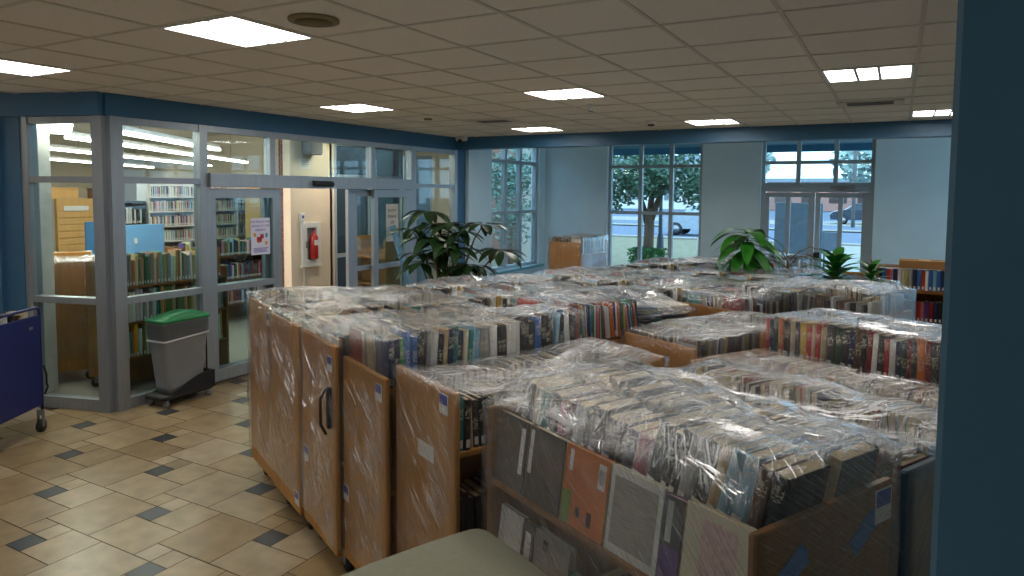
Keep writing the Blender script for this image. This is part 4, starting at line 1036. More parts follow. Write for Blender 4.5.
b_.loft([[(sx*.15, y, .11) if q == 0 else ((sx*.15, y, zz) if q == 1 else ((sx*.128, y, zz) if q == 2 else (sx*.128, y, .11))) for q in range(4)] for sx in (1,) for y, zz in ((-.2, .12), (-.1, .17), (.0, .22), (.12, .265), (.22, .285), (.3, .28))], 0, None, False)
b_.loft([[(-.15, y, .11), (-.15, y, zz), (-.128, y, zz), (-.128, y, .11)] for y, zz in ((-.2, .12), (-.1, .17), (.0, .22), (.12, .265), (.22, .285), (.3, .28))], 0, None, False)
b_.box(-.15, .15, .275, .30, .1, .28)
b_.build('dolly', M_black, t)
b_ = MB(); b_.tube([(.05, .285, .26), (.05, .283, .86)], .008, 8); b_.build('dolly_pole', M_black, t)
for x, y in ((.11, -.24), (-.11, -.24), (.11, .25), (-.11, .25)):
    b_ = MB(); b_.tube([(x - .012, y, .035), (x + .012, y, .035)], .035, 14); k_ = b_.build('caster', mat('caster_grey', '#77797c', .5), t)
    b_ = MB(); b_.prism([(-.02, .03), (-.014, .03), (-.014, .078), (.014, .078), (.014, .03), (.02, .03), (.02, .085), (-.02, .085)], -.012, .012, M=frame_M((x, y, 0), (1, 0, 0), (0, 0, 1), (0, -1, 0))); b_.build('caster_fork', M_steel, k_)

# poster and notice on the glass doors (local x = world y, y up, z towards the room)
def on_glass(y, z, off=.058): return frame_M((XG + off, y, z), (0, 1, 0), (0, 0, 1), (1, 0, 0))
M_purple = mat('ink_purple', '#4a3f9c', .6); M_ink = mat('ink_black', '#26262a', .6)
b_ = MB(); b_.box(-.135, .135, -.21, .21, 0, .001); t = b_.build('poster', mat('poster_paper', '#cfcfe4', .6, var=.02), M=on_glass(5.60, 1.585))
tag(t, 'white poster with purple lettering and a red picture on the glass door', 'poster')
for k, (s_, z, sz) in enumerate((("WE MOVED THE", .165, .036), ("BOOKS AT THE", .118, .036), ("LIBRARY!", .073, .040))): text('lettering', s_, sz, M_purple, t, Matrix.Translation((0, z, .0014)))
pr = mat('ink_red', '#b8332a', .6); po = mat('ink_amber', '#c98a2c', .6); pb_ = mat('ink_blue', '#3b7fb0', .6)
b_ = MB(); 
for (x, y, w__, h__, mt_) in ((-.02, -.035, .07, .06, 0), (.02, .0, .05, .05, 0), (-.03, -.06, .03, .03, 1), (.03, .01, .02, .03, 1), (-.085, .02, .035, .04, 1), (.085, .01, .03, .05, 2), (.08, -.08, .035, .04, 1)):
    b_.box(x - w__/2, x + w__/2, y - h__/2, y + h__/2, .0012, .0018, mt_)
b_.build('poster_picture', [pr, po, pb_], t)
b_ = MB()
for k in range(4): b_.box(-.11 + .01*(k % 2), .11 - .015*(k % 3), -.14 - .014*k, -.132 - .014*k, .0012, .0016)
b_.build('small_print', mat('ink_violet', '#7a6fb8', .6), t)
b_ = MB(); b_.box(-.14, .14, -.27, .27, 0, .001); t = b_.build('notice', mat('notice_paper', '#c3c1ba', .7, var=.02), M=on_glass(7.985, 1.66))
tag(t, 'tall grey notice with five lines of black lettering on the right door', 'notice')
for k, s_ in enumerate(("ENTRY", "PLEASE", "USE", "OTHER", "DOORS")): text('lettering', s_, .062, M_ink, t, Matrix.Translation((0, .17 - .083*k, .0014)))
# leaning pale blue board
b_ = MB(); pA, pB = Vector((-6.05, 8.28, 0)), Vector((-6.30, 7.86, 1.62))
b_.tube([pA, pA.lerp(pB, .5), pB], .045, 10); o = b_.build('mop_handle_tube', mat('pale_blue_plastic', '#6f9fc0', .5, var=.05))
o.name = 'cardboard_tube'; tag(o, 'pale blue tube leaning against the right glass door under the notice', 'tube')

# fire extinguisher cabinet on the cream wall
t = thing('extinguisher_cabinet', 'white fire extinguisher cabinet with red extinguisher on the cream wall', 'cabinet', (-8.0, 7.95, 1.29)); t.matrix_basis = frame_M((-8.0, 7.95, 1.29), (0, 1, 0), (0, 0, 1), (1, 0, 0))
b_ = MB(); b_.box(-.19, -.10, -.33, .33, 0, .05); b_.box(.10, .19, -.33, .33, 0, .05); b_.box(-.10, .10, .25, .33, 0, .05); b_.box(-.10, .10, -.33, -.25, 0, .05); b_.box(-.21, .21, -.36, -.33, 0, .06)
b_.build('cabinet_frame', M_white, t)
b_ = MB(); b_.box(-.10, .10, -.25, .25, .001, .006); b_.build('cabinet_back', M_grey, t)
b_ = MB(); b_.lathe([(.005, -.24), (.06, -.235), (.065, -.22), (.065, .1), (.04, .15), (.02, .165), (.02, .2)], 16, M=frame_M((.02, 0, .07), (1, 0, 0), (0, 0, 1), (0, 1, 0))); x_ = b_.build('extinguisher', M_red, t)
b_ = MB(); b_.box(-.03, .07, -.02, .06, .13, .138); b_.build('instruction_label', M_paper, x_)
b_ = MB(); b_.box(-.125, -.112, -.06, .04, .05, .07); b_.build('cabinet_handle', M_steel, t)
t = thing('wall_box', 'small white switch box above the extinguisher cabinet', 'switch', (0, 0, 0)); t.matrix_basis = frame_M((-8.0, 7.78, 1.7), (0, 1, 0), (0, 0, 1), (1, 0, 0))
b_ = MB(); b_.bbox(-.05, .05, -.07, .07, 0, .04, .008); b_.build('box_body', M_white, t)
b_ = MB(); b_.box(-.02, .02, -.01, .03, .04, .043); b_.build('blue_mark', M_lab_blue, t)
b_ = MB(); b_.box(.03, .05, -1.7, -.07, .0, .015); b_.build('conduit', M_white, t)
t = thing('wall_speaker', 'grey loudspeaker mounted high on the cream wall', 'speaker', (0, 0, 0)); t.matrix_basis = frame_M((-8.0, 7.92, 2.78), (0, 1, 0), (0, 0, 1), (1, 0, 0))
b_ = MB(); b_.bbox(-.14, .14, -.12, .16, .02, .2, .02); b_.build('speaker_box', M_grey, t)
b_ = MB(); b_.box(-.12, .12, -.1, .14, .2, .204); b_.build('speaker_grille', mat('speaker_grey_mesh', '#67696b', .8, var=.3, scale=200), t)
t = thing('wall_plate', 'white notice high on the cream wall under the loudspeaker', 'notice', (0, 0, 0)); t.matrix_basis = frame_M((-8.0, 7.88, 2.52), (0, 1, 0), (0, 0, 1), (1, 0, 0))
b_ = MB(); b_.box(-.11, .11, -.08, .08, 0, .003); b_.build('paper_sheet', M_paper, t)
b_ = MB()
for k in range(4): b_.box(-.08, .07 - .02*(k % 2), .04 - .026*k, .05 - .026*k, .003, .0035)
b_.build('printed_lines', M_grey, t)

# ------------------------------------------------------------------ plants
def leaf_mesh(mb, base, d, nrm, ln, wd, droop=.25, mi=0, n=6, fold=.18):
    """one pointed leaf with a folded midrib that bends down along its length"""
    d = d.normalized(); sd = d.cross(nrm)
    if sd.length < 1e-3: sd = d.orthogonal()
    sd.normalize(); up_ = sd.cross(d).normalized()
    L_, C_, R_ = [], [], []
    p = Vector(base); dd = d.copy()
    for k in range(n+1):
        s_ = k/n; w__ = wd*math.sin(PI*min(1, (s_*.92 + .06)))**.8 * (1 - .25*s_)
        L_.append(p + sd*w__/2 + up_*fold*w__*.5); C_.append(p.copy()); R_.append(p - sd*w__/2 + up_*fold*w__*.5)
        dd = (dd + Vector((0, 0, -droop/n))).normalized(); p = p + dd*ln/n
    vs = L_ + C_ + R_; N_ = n+1; fs = []
    for k in range(n): fs += [(k, k+1, N_+k+1, N_+k), (N_+k, N_+k+1, 2*N_+k+1, 2*N_+k)]
    mb.add(vs, fs, mi, None, True)
def pot(t, r, h, mt, z0=0):
    b_ = MB(); b_.lathe([(r*.72, z0), (r*.75, z0 + .01), (r*.95, z0 + h*.86), (r*1.05, z0 + h*.87), (r*1.05, z0 + h), (r*.93, z0 + h), (r*.9, z0 + h*.9), (.01, z0 + h*.9)], 28); b_.build('pot', mt, t)
    b_ = MB(); b_.lathe([(r*.9, z0 + h*.9), (r*.5, z0 + h*.93), (.01, z0 + h*.94)], 20); b_.build('soil', M_soil, t)
# big umbrella plant by the end of the glass partition
rp = random.Random(11)
t = thing('umbrella_plant', 'large potted umbrella plant with drooping leaf clusters by the partition end', 'plant', (-4.9, 7.15, 0))
pot(t, .24, .42, M_pot)
st_ = MB(); heads = []
def S3(px_y_z): return Vector(px_y_z)
for (x, y, z, r_, n_l) in ((-.55, .05, 1.62, .33, 9), (-.35, .1, 1.86, .34, 9), (-.15, -.1, 1.55, .34, 9), (.05, 0, 1.72, .32, 9), (-.1, .1, 1.36, .34, 10), (.2, -.05, 1.42, .34, 9), (.52, .05, 1.72, .30, 9), (.72, .1, 1.42, .34, 9), (.4, 0, 1.22, .3, 8), (-.4, 0, 1.32, .3, 8), (.05, .1, 1.15, .28, 8), (-.25, .05, 1.7, .3, 8), (.0, -.05, 1.5, .32, 9), (.2, .1, 1.2, .3, 9), (-.3, -.1, 1.22, .32, 9), (.15, .1, 1.62, .3, 8)):
    heads.append((Vector((x, y, z)), r_, n_l))
    st_.tube([(rp.uniform(-.05, .05), rp.uniform(-.05, .05), .38), (x*.25, y*.4, .85), (x*.75, y, z - .18), (x, y, z)], [.022, .018, .01, .006], 8)
st_.build('stems', M_stem, t)
for c_, r_, n_l in heads:
    lf_ = MB(); ph = rp.uniform(0, 6)
    for k in range(n_l):
        a = ph + 2*PI*k/n_l
        d = Vector((math.cos(a), math.sin(a), rp.uniform(-.15, .25)))
        leaf_mesh(lf_, c_ + d.normalized()*.05, d, Vector((0, 0, 1)), r_*rp.uniform(.95, 1.25), r_*.42, rp.uniform(.5, 1.0))
    lf_.build('leaf_cluster', M_leafd, t)
# plant with long broad leaves
t = thing('rubber_plant', 'potted plant with long broad drooping green leaves, before the entrance wall', 'plant', (-1.36, 7.4, 0))
pot(t, .2, .36, M_pot)
st_ = MB(); st_.tube([(0, 0, .32), (.02, 0, .9), (.0, 0, 1.5), (.02, 0, 1.66)], [.03, .025, .018, .008], 10); st_.build('stem', M_stem, t)
for k in range(26):
    a = k*2.4 + .3; z = 1.46 + .28*(k/26)
    d = Vector((math.cos(a), math.sin(a)*.8, .5 - .8*(1 - k/26)))
    lf_ = MB(); leaf_mesh(lf_, (.01, 0, z), d, Vector((0, 0, 1)), rp.uniform(.38, .48), .155, 1.35, n=8, fold=.12); lf_.build('leaf', M_leafb, t)
# thin arching plant
t = thing('arching_plant', 'small palm with thin bare arching stalks in front of the entrance doors', 'plant', (-1.0, 7.7, 0))
pot(t, .16, .3, M_pot)
st_ = MB(); st_.tube([(0, 0, .26), (0, .02, .9), (.02, 0, 1.44)], [.03, .024, .016], 10); st_.build('stem', M_stem, t)
for k in range(9):
    a = k*2.4; d = Vector((math.cos(a), math.sin(a)*.6, 0)); f_ = MB(); z0 = 1.25 + .022*k
    f_.tube([Vector((.02, 0, z0)) + d*q*rp.uniform(.42, .46) + Vector((0, 0, .18*math.sin(q*2.6) - .10*q*q)) for q in (0, .25, .5, .75, 1)], [.008, .006, .005, .004, .002], 6); f_.build('stalk', M_stem, t)
lf_ = MB()
for k in range(10):
    a = k*.63; leaf_mesh(lf_, (.0, 0, 1.26), Vector((math.cos(a), math.sin(a), .1)), Vector((0, 0, 1)), .16, .045, 1.2)
lf_.build('leaf_cluster', M_leafd, t)
# two bushy bright plants
def fern(x, y, h0, h1, n_, ln, label, seed):
    rp_ = random.Random(seed); t = thing('leafy_plant', label, 'plant', (x, y, 0)); pot(t, .15, .3, M_pot)
    st_ = MB(); st_.tube([(0, 0, .26), (.01, .0, h0), (0, 0, h1)], [.02, .015, .006], 8); st_.build('stem', M_stem, t)
    lf_ = MB()
    for k in range(n_):
        q = k/n_; a = k*2.4; d = Vector((math.cos(a), math.sin(a), .55 + .8*q))
        leaf_mesh(lf_, (0, 0, h0 + (h1 - h0)*q*.8), d, Vector((0, 0, 1)), ln*(1 - .35*q)*rp_.uniform(.85, 1.1), ln*.3, .9, fold=.2)
    lf_.build('leaf_cluster', M_leafb, t)
fern(-.50, 7.2, 1.18, 1.58, 34, .38, 'bushy bright green plant in front of the brown carton by the entrance', 4)
fern(-.20, 7.2, 1.18, 1.52, 26, .26, 'smaller upright green plant beside the bushy one, near the back bookcase', 5)

# ------------------------------------------------------------------ back bookcase, crate cart
def loose_row(mb, M_, x0, x1, z, hr, dr, rng, pal=None, tr=(.018, .04), face=-1, labels=True):
    """books standing along local x on a shelf, spines towards local -y (face=-1)"""
    x = x0
    while x < x1 - tr[1]:
        th = rng.uniform(*tr); h, d = rng.uniform(*hr), rng.uniform(*dr); c = [q*rng.uniform(.8, 1.2) for q in srgb(PD[pick(pal, rng)])[:3]]
        MM = M_ @ Matrix.Translation((x + th/2, -face*d, z)) @ Matrix.Rotation(PI/2*face, 4, 'Z') @ Matrix.Rotation(rng.uniform(-.03, .03), 4, 'X')
        cover_mesh(mb, th, d, h, 0, c, MM); pages_mesh(mb, th, d, h, 1, None, MM)
        if labels: label_mesh(mb, th, d, h, 2, None, MM)
        x += th + .002
BC = Matrix.Translation((-.2, 9.05, 0))
t = thing('bookcase', 'low wooden bookcase with two rows of books at the back by the column', 'bookcase', (-.2, 9.05, 0))
for x in (0, 1.2): 
    b_ = MB(); b_.bbox(x, x + .025, 0, .5, .0, 1.28, .005); b_.build('side_panel', M_wood2, t)
for z in (.30, .68, 1.04):
    b_ = MB(); b_.box(.025, 1.2, 0, .5, z - .035, z); b_.build('shelf', M_wood2, t)
b_ = MB(); b_.box(.025, 1.2, .24, .26, 0, 1.25); b_.build('back_panel', M_wooddk, t)
rr_ = random.Random(21)
names_top = ['navy', 'blue', 'red', 'pink', 'navy', 'white', 'cream', 'tan', 'grey', 'navy', 'blue', 'red', 'white', 'blue', 'light blue', 'blue', 'navy']
for rowz, nm_row, nms in ((1.04, 'top shelf', names_top), (.68, 'second shelf', ['dark red', 'brown', 'dark red', 'red', 'pink', 'purple', 'dark red', 'navy', 'black', 'grey'])):
    x = .03 if rowz > 1 else .30
    for k, nm in enumerate(nms):
        th = rr_.uniform(.03, .042); h = rr_.uniform(.215, .235); c = [q*rr_.uniform(.85, 1.15) for q in srgb(PD[nm])[:3]]
        MM = BC @ Matrix.Translation((x + th/2, .19, rowz + .001)) @ Matrix.Rotation(-PI/2, 4, 'Z')
        cover_mesh(libstuff_mb, th, .17, h, 0, c, MM); pages_mesh(libstuff_mb, th, .17, h, 1, None, MM); label_mesh(libstuff_mb, th, .17, h, 2, None, MM); x += th + .003
t2 = thing('carton', 'flat brown cardboard carton lying on top of the back bookcase', 'carton', (.28, 9.22, 1.28))
b_ = MB(); b_.box(-.25, .25, -.13, .13, 0, .09); b_.box(-.25, .25, -.005, .005, .09, .093); b_.build('carton_body', mat('cardboard', '#9a7143', .8, var=.1), t2)
b_ = MB(); b_.box(-.06, .06, -.131, .131, .09, .092); b_.build('tape', mat('parcel_tape', '#b08a58', .4), t2)
# the carton stands on two rows of books; lid board
b_ = MB(); b_.box(.025, 1.2, .26, .5, 1.265, 1.279); b_.build('top_board', M_wood2, t)
CT = Cart(0, 0, 'u', 1.33, 1.14, 'wooden crate-like book cart with books, below the tree window', 'cart', .56, .95)
CT.pos = Vector((-4.55, 10.48, 0)); CT.rot = R(-5); CT.M = Matrix.Translation(CT.pos) @ Matrix.Rotation(CT.rot, 4, 'Z'); CT.root.location = CT.pos; CT.root.rotation_euler.z = CT.rot
rc = len(ROWS)
CT.row(1, 1.16, 'near', (.19, .25), pal=['white', 'grey', 'charcoal', 'light blue', 'brown', 'cream']); CT.row(-1, 1.16, 'far', (.2, .27), pal=['white', 'grey', 'brown', 'dark red', 'cream'])
for (c, rn, bs, ind, sc) in ROWS[rc:]:
    for b in bs:
        M_ = c.M @ b['M']; col = srgb(PD[b['name']])[:3]
        cover_mesh(libstuff_mb, b['th'], b['d'], b['h'], 0, col, M_); pages_mesh(libstuff_mb, b['th'], b['d'], b['h'], 1, None, M_)
wrap(CT, 'clear stretch film round the crate-like cart below the tree window', WRAPS[2], seed=77, res=.07)
CB = Cart(0, 0, 'u', 1.30, 1.05, 'brown wooden book cart behind the bushy plants by the entrance', 'cart', .56, 1.0)
CB.pos = Vector((-.75, 8.35, 0)); CB.rot = R(-88); CB.M = Matrix.Translation(CB.pos) @ Matrix.Rotation(CB.rot, 4, 'Z'); CB.root.location = CB.pos; CB.root.rotation_euler.z = CB.rot
rng_ = random.Random(8)
b_ = MB(); b_.bbox(.0, .02, -.46, .46, .2, 1.28, .004); b_.build('side_board', M_wood, CB.root)

# ------------------------------------------------------------------ library furniture seen through the glass
def shelf_unit(name, label, cat, M_, w__, dp, hz, zs, mt, hr=(.18, .24), pal=None, seed=1, tr=(.02, .04), fill=1., back=True, sides=True):
    """bookcase: local x along the front, -y towards the viewer"""
    t = thing(name, label, cat); t.matrix_basis = M_; rng = random.Random(seed)
    if sides:
        for x in (0, w__ - .03):
            b_ = MB(); b_.bbox(x, x + .03, 0, dp, 0, hz, .004); b_.build('side_panel', mt, t)
    for z in zs:
        b_ = MB(); b_.box(.03, w__ - .03, 0, dp, z - .025, z); b_.build('shelf', mt, t)
    if back: b_ = MB(); b_.box(.03, w__ - .03, dp - .012, dp, 0, hz - .01); b_.build('back_panel', mt, t)
    for z in zs:
        if z > hz - .12: continue
        loose_row(libstuff_mb, M_ @ Matrix.Translation((0, .02, 0)), .04, .04 + (w__ - .08)*fill, z, hr, (.12, min(.2, dp - .05)), rng, pal, tr)
    return t
FX = lambda x, y: frame_M((x, y, 0), (0, 1, 0), (-1, 0, 0), (0, 0, 1))    # front faces +x (towards the lobby)
bright = ['cream', 'white', 'green', 'teal', 'tan', 'orange', 'light blue', 'dark green', 'yellow', 'grey', 'olive']
shelf_unit('bookcase', 'low wooden bookcase of bright books just behind the corner glass', 'bookcase', FX(-6.97, 4.30), 1.3, .28, 1.22, [.35, .72, 1.10], M_wood2, (.27, .35), bright, 31, (.02, .045))
shelf_unit('bookcase', 'low bookcase of mixed books behind the poster door', 'bookcase', FX(-9.2, 6.6), 2.1, .42, 1.25, [.3, .7, 1.08], M_wooddk, (.2, .26), None, 33)
for k, (y, lb) in enumerate(((7.95, 'tall white shelf of discs, left one, far behind the corner glass'), (8.95, 'tall white shelf of discs, second one, far behind the corner glass'))):
    shelf_unit('media_shelf', lb, 'shelf', FX(-12, y), .98, .35, 2.25, [.25, .55, .85, 1.15, 1.43, 1.71, 1.98], M_white, (.17, .2), ['white', 'cream', 'grey', 'pink', 'light blue', 'white', 'tan', 'charcoal'], 40 + k, (.014, .02))
for k, (y, x, lb) in enumerate(((9.9, -12.3, 'tall white shelf of discs behind the poster door, left part'), (11.0, -12.3, 'tall white shelf of discs behind the poster door, right part'))):
    shelf_unit('media_shelf', lb, 'shelf', FX(x, y), 1.05, .35, 2.1, [.25, .55, .85, 1.15, 1.43, 1.71], M_white, (.17, .2), ['white', 'cream', 'grey', 'teal', 'blue', 'white', 'tan', 'charcoal'], 50 + k, (.014, .02))
shelf_unit('bookcase', 'tall wooden bookcase with red and yellow books left of the cream wall', 'bookcase', FX(-10.0, 8.75), 1.2, .4, 2.2, [.3, .7, 1.1, 1.5, 1.85], M_wood3, (.22, .28), ['red', 'yellow', 'orange', 'cream', 'brown', 'white'], 60)
shelf_unit('bookcase', 'dark shelf of boxes against the far library wall', 'bookcase', FX(-12.0, 5.7), .55, .4, 1.9, [.3, .7, 1.1, 1.5], mat('dark_shelf', '#2c2a2a', .6), (.2, .3), ['black', 'grey', 'charcoal', 'light blue'], 61)
shelf_unit('bookcase', 'dark shelf above the blue panel in the library', 'bookcase', FX(-12.0, 6.95), .95, .4, 1.9, [.3, .7, 1.1, 1.5], MATS['dark_shelf'], (.2, .3), ['black', 'grey', 'charcoal', 'white'], 62)
def simple(name, label, cat, M_, parts):
    t = thing(name, label, cat); t.matrix_basis = M_
    for nm, boxes, mt in parts:
        b_ = MB()
        for q in boxes: b_.bbox(*q, .004)
        b_.build(nm, mt, t)
    return t
simple('slat_display', 'pale maple slatwall display panel in the library', 'display', FX(-11.9, 6.3), [('panel', [(0, .6, 0, .08, 0, 1.95)], M_wood3), ('slat', [(0, .6, -.012, 0, .1 + .11*k, .19 + .11*k) for k in range(15)], M_wood3), ('sign_strip', [(.1, .5, -.02, -.012, 1.75, 1.83)], M_paper)])
simple('cardboard_box', 'brown box on top of the dark library shelf, left one', 'box', FX(-12.05, 5.72) @ Matrix.Translation((0, 0, 1.9)), [('box_body', [(0, .5, 0, .35, 0, .42)], M_wooddk), ('box_lid', [(-.01, .51, -.01, .36, .42, .45)], M_wooddk)])
simple('cardboard_box', 'tan box on top of the library slatwall, middle one', 'box', FX(-12.05, 6.34) @ Matrix.Translation((0, .1, 1.95)), [('box_body', [(0, .45, 0, .3, 0, .16)], M_wood3), ('box_lid', [(-.01, .46, -.01, .31, .16, .18)], M_wood3)])
simple('cardboard_box', 'dark patterned box on top of the library shelf, right one', 'box', FX(-12.05, 7.05) @ Matrix.Translation((0, 0, 1.9)), [('box_body', [(0, .35, 0, .3, 0, .2)], M_wooddk), ('box_lid', [(-.01, .36, -.01, .31, .2, .22)], M_black)])
M_bpan = mat('blue_partition', '#6fa3cf', .6, var=.04)
simple('desk_screen', 'light blue desk screen behind the bright bookcase', 'screen', FX(-10.0, 6.15), [('screen_panel', [(0, .72, 0, .05, .5, 1.58)], M_bpan), ('screen_leg', [(.03, .08, -.15, .2, 0, .5)], M_aludark), ('screen_leg', [(.62, .67, -.15, .2, 0, .5)], M_aludark), ('thermostat', [(.22, .27, -.02, 0, 1.3, 1.38)], M_white)])
simple('desk_screen', 'darker blue desk screen seen beside the corner post', 'screen', FX(-10.6, 6.02), [('screen_panel', [(0, .5, 0, .05, .5, 1.62)], mat('blue_partition_dark', '#356a92', .6)), ('screen_leg', [(.03, .08, -.15, .2, 0, .5)], M_aludark), ('screen_leg', [(.42, .47, -.15, .2, 0, .5)], M_aludark), ('light_switch', [(.40, .45, -.02, 0, 1.36, 1.46)], M_white)])
simple('counter', 'pale library counter behind the wooden carts', 'counter', FX(-10.9, 4.0), [('counter_top', [(0, 1.9, -.1, .7, 1.0, 1.04)], mat('counter_top', '#cbb79c', .5)), ('counter_front', [(.05, 1.85, 0, .04, 0, 1.0)], M_wood3)])
simple('wood_drawers', 'wooden stack of drawers in the library, left of the dark shelf', 'drawers', FX(-11.2, 5.15), [('drawer_body', [(0, .55, .02, .4, 0, 1.55)], M_wood), ('drawer', [(.02, .53, 0, .02, .05 + .25*k, .27 + .25*k) for k in range(6)], M_wood)])
w = MB(); w.bbox(-.08, .08, -.08, .08, 0, 3.62, .01); struct('column_library', w, mat('column_white', '#d9d4ca', .7), 'white column behind the angled glass', M=Matrix.Translation((-7.72, 3.92, 0)) @ Matrix.Rotation(R(17), 4, 'Z'))
def lib_cart(x, y, rz, label, wrapped=True, seed=1, W_=.56, L_=.95):
    c = Cart(0, 0, 'u', 1.36, 1.05, label, 'x', W_, L_); c.pos = Vector((x, y, 0)); c.rot = rz; c.M = Matrix.Translation(c.pos) @ Matrix.Rotation(c.rot, 4, 'Z'); c.root.location = c.pos; c.root.rotation_euler.z = rz
    if wrapped: wrap(c, 'shiny stretch film round the ' + label, WRAPS[1], seed=seed, res=.08, rough=.02)
    return c
lib_cart(-8.25, 4.46, R(62), 'wooden cart standing behind the angled glass, left one', True, 5, .5)
lib_cart(-7.59, 4.45, R(62), 'wooden cart half hidden behind the corner post', True, 6, .3, .6)
lib_cart(-7.45, 8.95, R(80), 'wrapped brown cart behind the right glass door', True, 9)
# hanging strip lights
for k, (x, y, z, ln) in enumerate(((-8.4, 6.0, 2.75, 3.2), (-10.9, 7.9, 2.75, 7.4), (-13.6, 9.0, 2.75, 7.6), (-16.6, 9.4, 2.75, 7.6), (-9.9, 2.6, 2.85, 4.0), (-12.9, 3.0, 2.85, 5.0))):
    t = thing('strip_light', 'long hanging strip light in the library, %s row from the glass' % ordinal(k + 1), 'strip light', (x, y, z)); t.rotation_euler.z = R(34)
    b_ = MB(); b_.box(-.04, .04, -ln/2, ln/2, .0, .06); b_.build('light_housing', M_white, t)
    b_ = MB(); b_.box(-.05, .05, -ln/2 + .02, ln/2 - .02, -.03, -.001); b_.build('light_diffuser', M_libdiff, t)
    b_ = MB()
    for q in (-.35, .35): b_.tube([(0, ln*q, .06), (0, ln*q, 3.6 - z)], .006, 6)
    b_.build('suspension_rod', M_steel, t)
t = thing('strip_light', 'broad white light panel above the carts behind the angled glass', 'strip light', (-8.55, 4.45, 2.85)); t.rotation_euler.z = R(62)
b_ = MB(); b_.box(-.26, .26, -1.2, 1.2, 0, .06); b_.build('light_housing', M_white, t)
b_ = MB(); b_.box(-.24, .24, -1.18, 1.18, -.03, -.001); b_.build('light_diffuser', M_libdiff, t)
b_ = MB(); b_.tube([(0, 0, .06), (0, 0, .75)], .01, 6); b_.build('suspension_rod', M_steel, t)
# lamps of the vestibule
t = thing('downlight', 'square downlight in the vestibule ceiling beyond the sliding doors', 'ceiling light', (-7.3, 8.3, 2.98))
b_ = MB(); b_.box(-.3, .3, -.15, .15, -.006, 0); b_.build('light_frame', M_white, t)
b_ = MB(); b_.box(-.27, .27, -.12, .12, -.010, -.0065); b_.build('light_diffuser', emit('downlight_diffuser', '#fff0d8', 40), t)

o = libstuff_mb.build('shelved_book_rows', [M_coverattr, M_pages, M_paper]); tag(o, 'rows of books on shelves in the library and along the walls', 'books', None, 'stuff')

# ================================================================== OUTSIDE
M_grass = mat('winter_grass', '#716c54', .95, var=.25, scale=3)
M_road = mat('asphalt', '#566479', .9, var=.08, scale=2)
M_conc = mat('concrete', '#8b8982', .9, var=.06, scale=2)
w = MB(); w.box(-70, 30, YW + .25, 32, -.1, -.02); w.box(-70, 30, 44, 46.5, -.1, -.01); struct('ground', w, M_grass, 'pale winter grass outside the windows')
w = MB(); w.box(-80, 40, 32.6, 44, -.12, -.06); w.box(-80, 60, 46.5, 120, -.12, -.03); struct('road', w, M_road, 'grey road outside')
w = MB(); w.box(-80, 40, 31.9, 32.6, -.12, .06); w.box(-12, -6, YW + .25, 15, -.1, -.01); w.box(-3, 3, YW + .25, 32, -.1, -.005); w.box(-80, 60, 44, 45.2, -.1, .03); w.box(-30, 2, 52, 60, -.12, -.01)
struct('path', w, M_conc, 'pale kerb and concrete path outside')
w = MB(); w.box(-6.2, 3.8, YW + .25, YW + 2.6, 3.12, 3.4); w.box(-6.2, 3.8, YW + 2.5, YW + 2.6, 2.98, 3.4); struct('roof_canopy', w, mat('canopy_teal', '#3d6a80', .6), 'canopy over the entrance outside')
def tree(x, y, trunk_r, ht, blobs, nleaf, lsz, label, mt, seed, forks=()):
    rt_ = random.Random(seed); t = thing('tree', label, 'tree', (x, y, -.03))
    b_ = MB(); b_.tube([(0, 0, 0), (.0, .02, ht*.5), (.03, 0, ht)], [trunk_r*1.2, trunk_r, trunk_r*.9], 12)
    for (fx, fy, fz) in forks: b_.tube([(0, 0, ht*.75), (fx*.4, fy*.4, ht + (fz - ht)*.35), (fx, fy, fz)], [trunk_r*.75, trunk_r*.5, trunk_r*.2], 8)
    b_.build('trunk', mat('bark', '#6a5547', .9, var=.25, scale=6, stretch=(4, 4, .6)), t)
    lf_ = MB()
    for k in range(nleaf):
        bx = rt_.choice(blobs); v = Vector((rt_.gauss(0, 1), rt_.gauss(0, 1), rt_.gauss(0, 1))).normalized() * (rt_.random() ** .45)
        p = Vector((bx[0] + v.x*bx[3], bx[1] + v.y*bx[4], bx[2] + v.z*bx[5]))
        d = Vector((rt_.gauss(0, 1), rt_.gauss(0, 1), rt_.gauss(0, .6))).normalized(); sd = d.orthogonal().normalized(); s_ = lsz*rt_.uniform(.6, 1.3)
        lf_.add([p - d*s_, p + sd*s_*.45, p + d*s_, p - sd*s_*.45], [(0, 1, 2, 3)])
    o = lf_.build('foliage', mt, t); o['kind'] = 'stuff'
M_oak = mat('oak_foliage', '#4d6f57', .6, var=.35, scale=2)
tree(-5.55, 17.2, .135, 1.75, [(-.6, 0, 3.0, 1.3, 1.0, 1.0), (.7, .1, 3.1, 1.3, 1.0, 1.05), (0, .2, 3.9, 1.5, 1.2, 1.0), (-1.1, 0, 2.2, .9, .7, .6), (1.3, 0, 2.3, .8, .7, .6), (.1, -.3, 2.5, .7, .6, .5)], 5200, .085, 'live oak with forked trunk outside the tall window', M_oak, 3, ((-.7, 0, 2.9), (.75, .1, 2.9), (.15, .2, 3.3)))
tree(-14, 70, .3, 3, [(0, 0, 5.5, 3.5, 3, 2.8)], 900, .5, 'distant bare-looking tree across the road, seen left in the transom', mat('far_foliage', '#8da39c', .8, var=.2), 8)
tree(-2.2, 75, .3, 3, [(0, 0, 5.2, 4.0, 3, 2.6), (4, 0, 4.6, 3, 3, 2.2)], 1200, .5, 'distant tree across the road, seen right in the transom', MATS['far_foliage'], 9)
